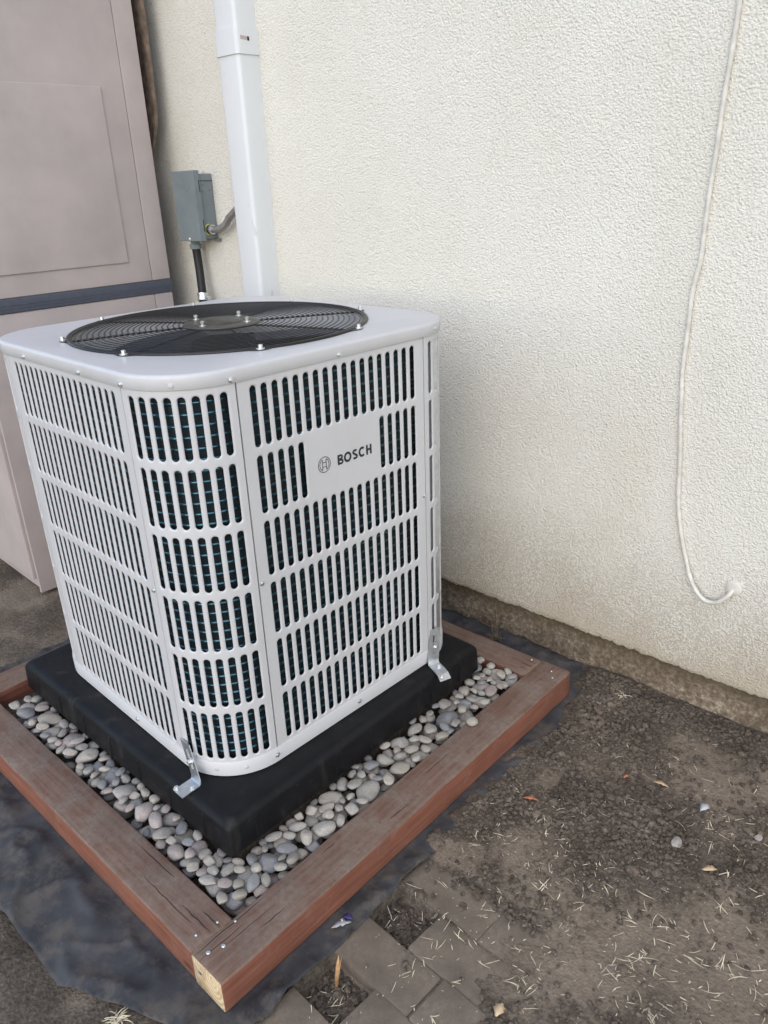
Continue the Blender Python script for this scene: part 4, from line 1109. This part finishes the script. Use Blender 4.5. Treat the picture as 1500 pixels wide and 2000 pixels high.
# ------------------------------------------------------------------ straw
def surf(x, y):
    h = float(height(x, y))
    if .7 < x < 1.12 and y < -.1 and not any(a < x < b and c < y < d for a, b, c, d in HOLES[:2]): h = max(h, GZ+.0005)
    return h
def blade(mb, x, y, ln, wd, ang, lift, curl, r):
    L = []; n = 5; px, py = x, y; z0 = surf(x, y)
    for i in range(n+1):
        t = i/n; ww = wd*(1-.75*abs(2*t-1)**3)*.5
        d = Vector((math.cos(ang), math.sin(ang), 0)); nn = Vector((-d.y, d.x, 0))
        p = Vector((px, py, max(surf(px, py), z0*.5+surf(px, py)*.5)+.0022+lift*t*ln))
        L.append([p+nn*ww, p-nn*ww, p+Vector((0, 0, -wd*.35))]); ang += curl/n; px += d.x*ln/n; py += d.y*ln/n
    mb.loops(L, True, True, True)
r = random.Random(5); mb = MB(); cnt_ = 0
while cnt_ < 950:
    x, y = r.uniform(.68, 1.45), r.uniform(-.72, .66)
    tx, ty = x*math.cos(TY)+y*math.sin(TY), -x*math.sin(TY)+y*math.cos(TY)
    if tx < .72: continue
    dens = .22+.9*math.exp(-(((x-1.12)/.22)**2+((y-.02)/.20)**2))+.35*math.exp(-(((x-1.25)/.15)**2+((y-.3)/.15)**2))
    dens *= .35+1.3*float(fbm(x, y, 9, 91) > .47)
    if r.random() > dens: continue
    a0 = r.uniform(0, 6.28); k = r.choice([1, 1, 1, 1, 2, 3])
    for j in range(k):
        ln = r.choice([.006, .008, .010, .013, .017, .022, .032])*r.uniform(.8, 1.25)
        blade(mb, x+r.uniform(-.004, .004), y+r.uniform(-.004, .004), ln, r.uniform(.0009, .0021), a0+r.uniform(-.9, .9), r.uniform(0, .10), r.uniform(-.9, .9), r)
        cnt_ += 1
for (a, b, c, d) in HOLES[:2]:
    for _ in range(14): blade(mb, r.uniform(a+.02, b-.02), r.uniform(c+.02, d-.02), r.uniform(.012, .035), .0016, r.uniform(0, 6.28), .2, r.uniform(-.5, .5), r)
for _ in range(700):
    x, y = r.uniform(.70, 1.45), r.uniform(-.70, .66)
    if x*math.cos(TY)+y*math.sin(TY) < .73: continue
    blade(mb, x, y, r.uniform(.0015, .0045), r.uniform(.0008, .0016), r.uniform(0, 6.28), 0, 0, r)
sw = mb.build('straw', MT['straw'], None, base=(1.0, 0, GZ)); tag(sw, 'scattered pale dry grass bits lying on the bare soil', 'straw', kind='stuff')
def clump(name, x, y, n, ln, label, seed, z=None):
    r = random.Random(seed); mb = MB()
    for _ in range(n):
        a = r.uniform(0, 6.28); l = ln*r.uniform(.5, 1.2); el = r.uniform(.1, .8); p = Vector((x+r.uniform(-.006, .006), y+r.uniform(-.006, .006), (surf(x, y) if z is None else z)+.002)); P = []
        for i in range(5):
            P.append(p.copy()); p = p+Vector((math.cos(a)*math.cos(el), math.sin(a)*math.cos(el), math.sin(el)))*l/4; el -= r.uniform(.1, .4); a += r.uniform(-.25, .25)
            p.z = max(p.z, surf(p.x, p.y)+.0015)
        mb.tube(P, .001, 4, rs=[.0011, .0011, .0010, .0008, .0003])
    o = mb.build(name, MT['straw'], None, base=(x, y, surf(x, y))); tag(o, label, 'dry grass'); return o
clump('grass_clump', .527, -.742, 30, .026, 'dry pale grass clump at the front edge of the dark cloth', 1)
clump('grass_clump', .745, .66, 16, .020, 'fine dry grass tuft at the foot of the stucco wall', 6)

# ------------------------------------------------------------------ distinct litter on the soil
def leaf(name, x, y, ln, wd, ang, mat, label, cat='leaf', fold=.25, dz=.004):
    mb = MB(); L = []; n = 8; rj = random.Random(int(x*9999)); d = Vector((math.cos(ang), math.sin(ang), 0)); s = Vector((-d.y, d.x, 0)); z = surf(x, y)+dz
    for i in range(n+1):
        t = i/n; ww = wd*math.sin(math.pi*min(1, t*.94+.05))**.8*.5*rj.uniform(.72, 1.2); p = Vector((x, y, z))+d*(t-.5)*ln+Vector((0, 0, .004*math.sin(t*3)))
        up = Vector((0, 0, ww*fold*rj.uniform(.4, 1.5)))
        L.append([p+s*ww+up, p+Vector((0, 0, .0006)), p-s*ww+up, p-Vector((0, 0, .0006))])
    mb.loops(L, True, True, True); o = mb.build(name, MT[mat], None, smooth=True, base=(x, y, surf(x, y))); tag(o, label, cat); return o
leaf('fallen_leaf', .778, .166, .036, .012, R_(25), 'leaf_red', 'rust-red dry leaf lying on soil beside the long timber')
leaf('fallen_leaf', 1.015, -.28, .028, .018, R_(100), 'leaf_tan', 'broad tan dry leaf lying on the soil-covered paving')
leaf('fallen_leaf', 1.159, .25, .030, .017, R_(40), 'leaf_tan', 'tan curled leaf on soil beside the pale grey stone')
leaf('fallen_leaf', .977, .407, .036, .012, R_(10), 'leaf_tan', 'narrow crumpled tan leaf on the crumbly soil below the wall')
leaf('fallen_leaf', .905, .375, .016, .010, R_(70), 'leaf_red', 'tiny brown leaf among the dark soil crumbs')
leaf('plastic_flake', 1.081, .407, .030, .020, R_(80), 'flake', 'white plastic flake lying flat on dark soil', 'scrap', .1)
leaf('paper_scrap', .690, -.352, .040, .016, R_(60), 'flake', 'white scrap of film beside the timber on dark cloth', 'scrap', .4, .010)
leaf('blue_scrap', .690, -.335, .022, .014, R_(30), 'blue', 'small blue scrap tucked against the timber foot', 'scrap', .5, .012)
def rock(name, x, y, s, seed, mat, label):
    r = np.random.default_rng(seed); bm = bmesh.new(); bmesh.ops.create_icosphere(bm, subdivisions=3, radius=1)
    pl = [(Vector(r.normal(0, 1, 3)).normalized(), r.uniform(.5, .85)) for _ in range(10)]
    for v in bm.verts:
        c = v.co.copy()
        for n_, d_ in pl:
            e = c.dot(n_)-d_
            if e > 0: c -= n_*e
        v.co = Vector((c.x*s[0], c.y*s[1], c.z*s[2]))
    me = bpy.data.meshes.new(name); bm.to_mesh(me); bm.free(); me.materials.append(MT[mat]); me.polygons.foreach_set('use_smooth', [True]*len(me.polygons)); me.set_sharp_from_angle(angle=R_(28))
    o = bpy.data.objects.new(name, me); o.location = (x, y, surf(x, y)+s[2]*.35); o.rotation_euler.z = seed; COL.objects.link(o); tag(o, label, 'stone'); return o
rock('stone', 1.081, .268, (.020, .014, .011), 5, 'palestone', 'pale grey angular stone sitting on dark crumbly soil')
rock('stone', 1.20, .40, (.013, .010, .008), 8, 'palestone', 'small pale stone chip near the right end of the footing')
rock('soil_clod', .705, .55, (.020, .014, .010), 12, 'clod', 'large flat soil clod beside the corner of the timber frame')
rock('soil_clod', .735, .475, (.015, .012, .009), 14, 'clod', 'rounded soil clod next to the long timber end')
rock('soil_clod', .86, .62, (.014, .012, .010), 16, 'clod', 'dark soil clod lying against the wall footing')
# split stick in the front hole
mb = MB(); P = [Vector((.757, -.432, GZ-.048)), Vector((.752, -.424, GZ-.02)), Vector((.748, -.415, GZ+.008)), Vector((.744, -.408, GZ+.024))]
mb.tube(P, .003, 6, rs=[.0016, .0045, .0042, .0006]); mb.tube([P[1]+Vector((.004, 0, 0)), P[2]+Vector((.004, .001, 0)), P[3]+Vector((.003, .004, -.006))], .001, 5, rs=[.0014, .0012, .0004])
o = mb.build('split_stick', MT['stick'], None, smooth=True, base=P[0]); tag(o, 'splintered orange stick poking up from the hole in the paving', 'stick')
# dry weed root by the footing
r = random.Random(3); mb = MB()
for k in range(9):
    x = .300+r.uniform(-.01, .01); zt = r.choice([-.062, -.09, -.13]); P = []
    for i in range(7):
        t = i/6; P.append(W(x+.022*t+r.uniform(-.006, .006), -.012+.045*t+r.uniform(-.004, .004), zt+(GZ+.012-zt)*t))
    mb.tube(P, .0012, 4, rs=[.0009]*6+[.0005])
for k in range(26):
    a = r.uniform(0, 6.28); P = [W(.325, .035, GZ+.008)]
    for i in range(3): P.append(P[-1]+Vector((math.cos(a)*.009+r.uniform(-.004, .004), math.sin(a)*.007+r.uniform(-.004, .004), r.uniform(-.002, .009))))
    mb.tube(P, .0009, 4, rs=[.001, .0009, .0008, .0004])
o = mb.build('dry_weed', MT['weed'], None, base=W(.32, .03, GZ)); tag(o, 'withered brown weed growing from the crack below the stucco edge', 'weed')
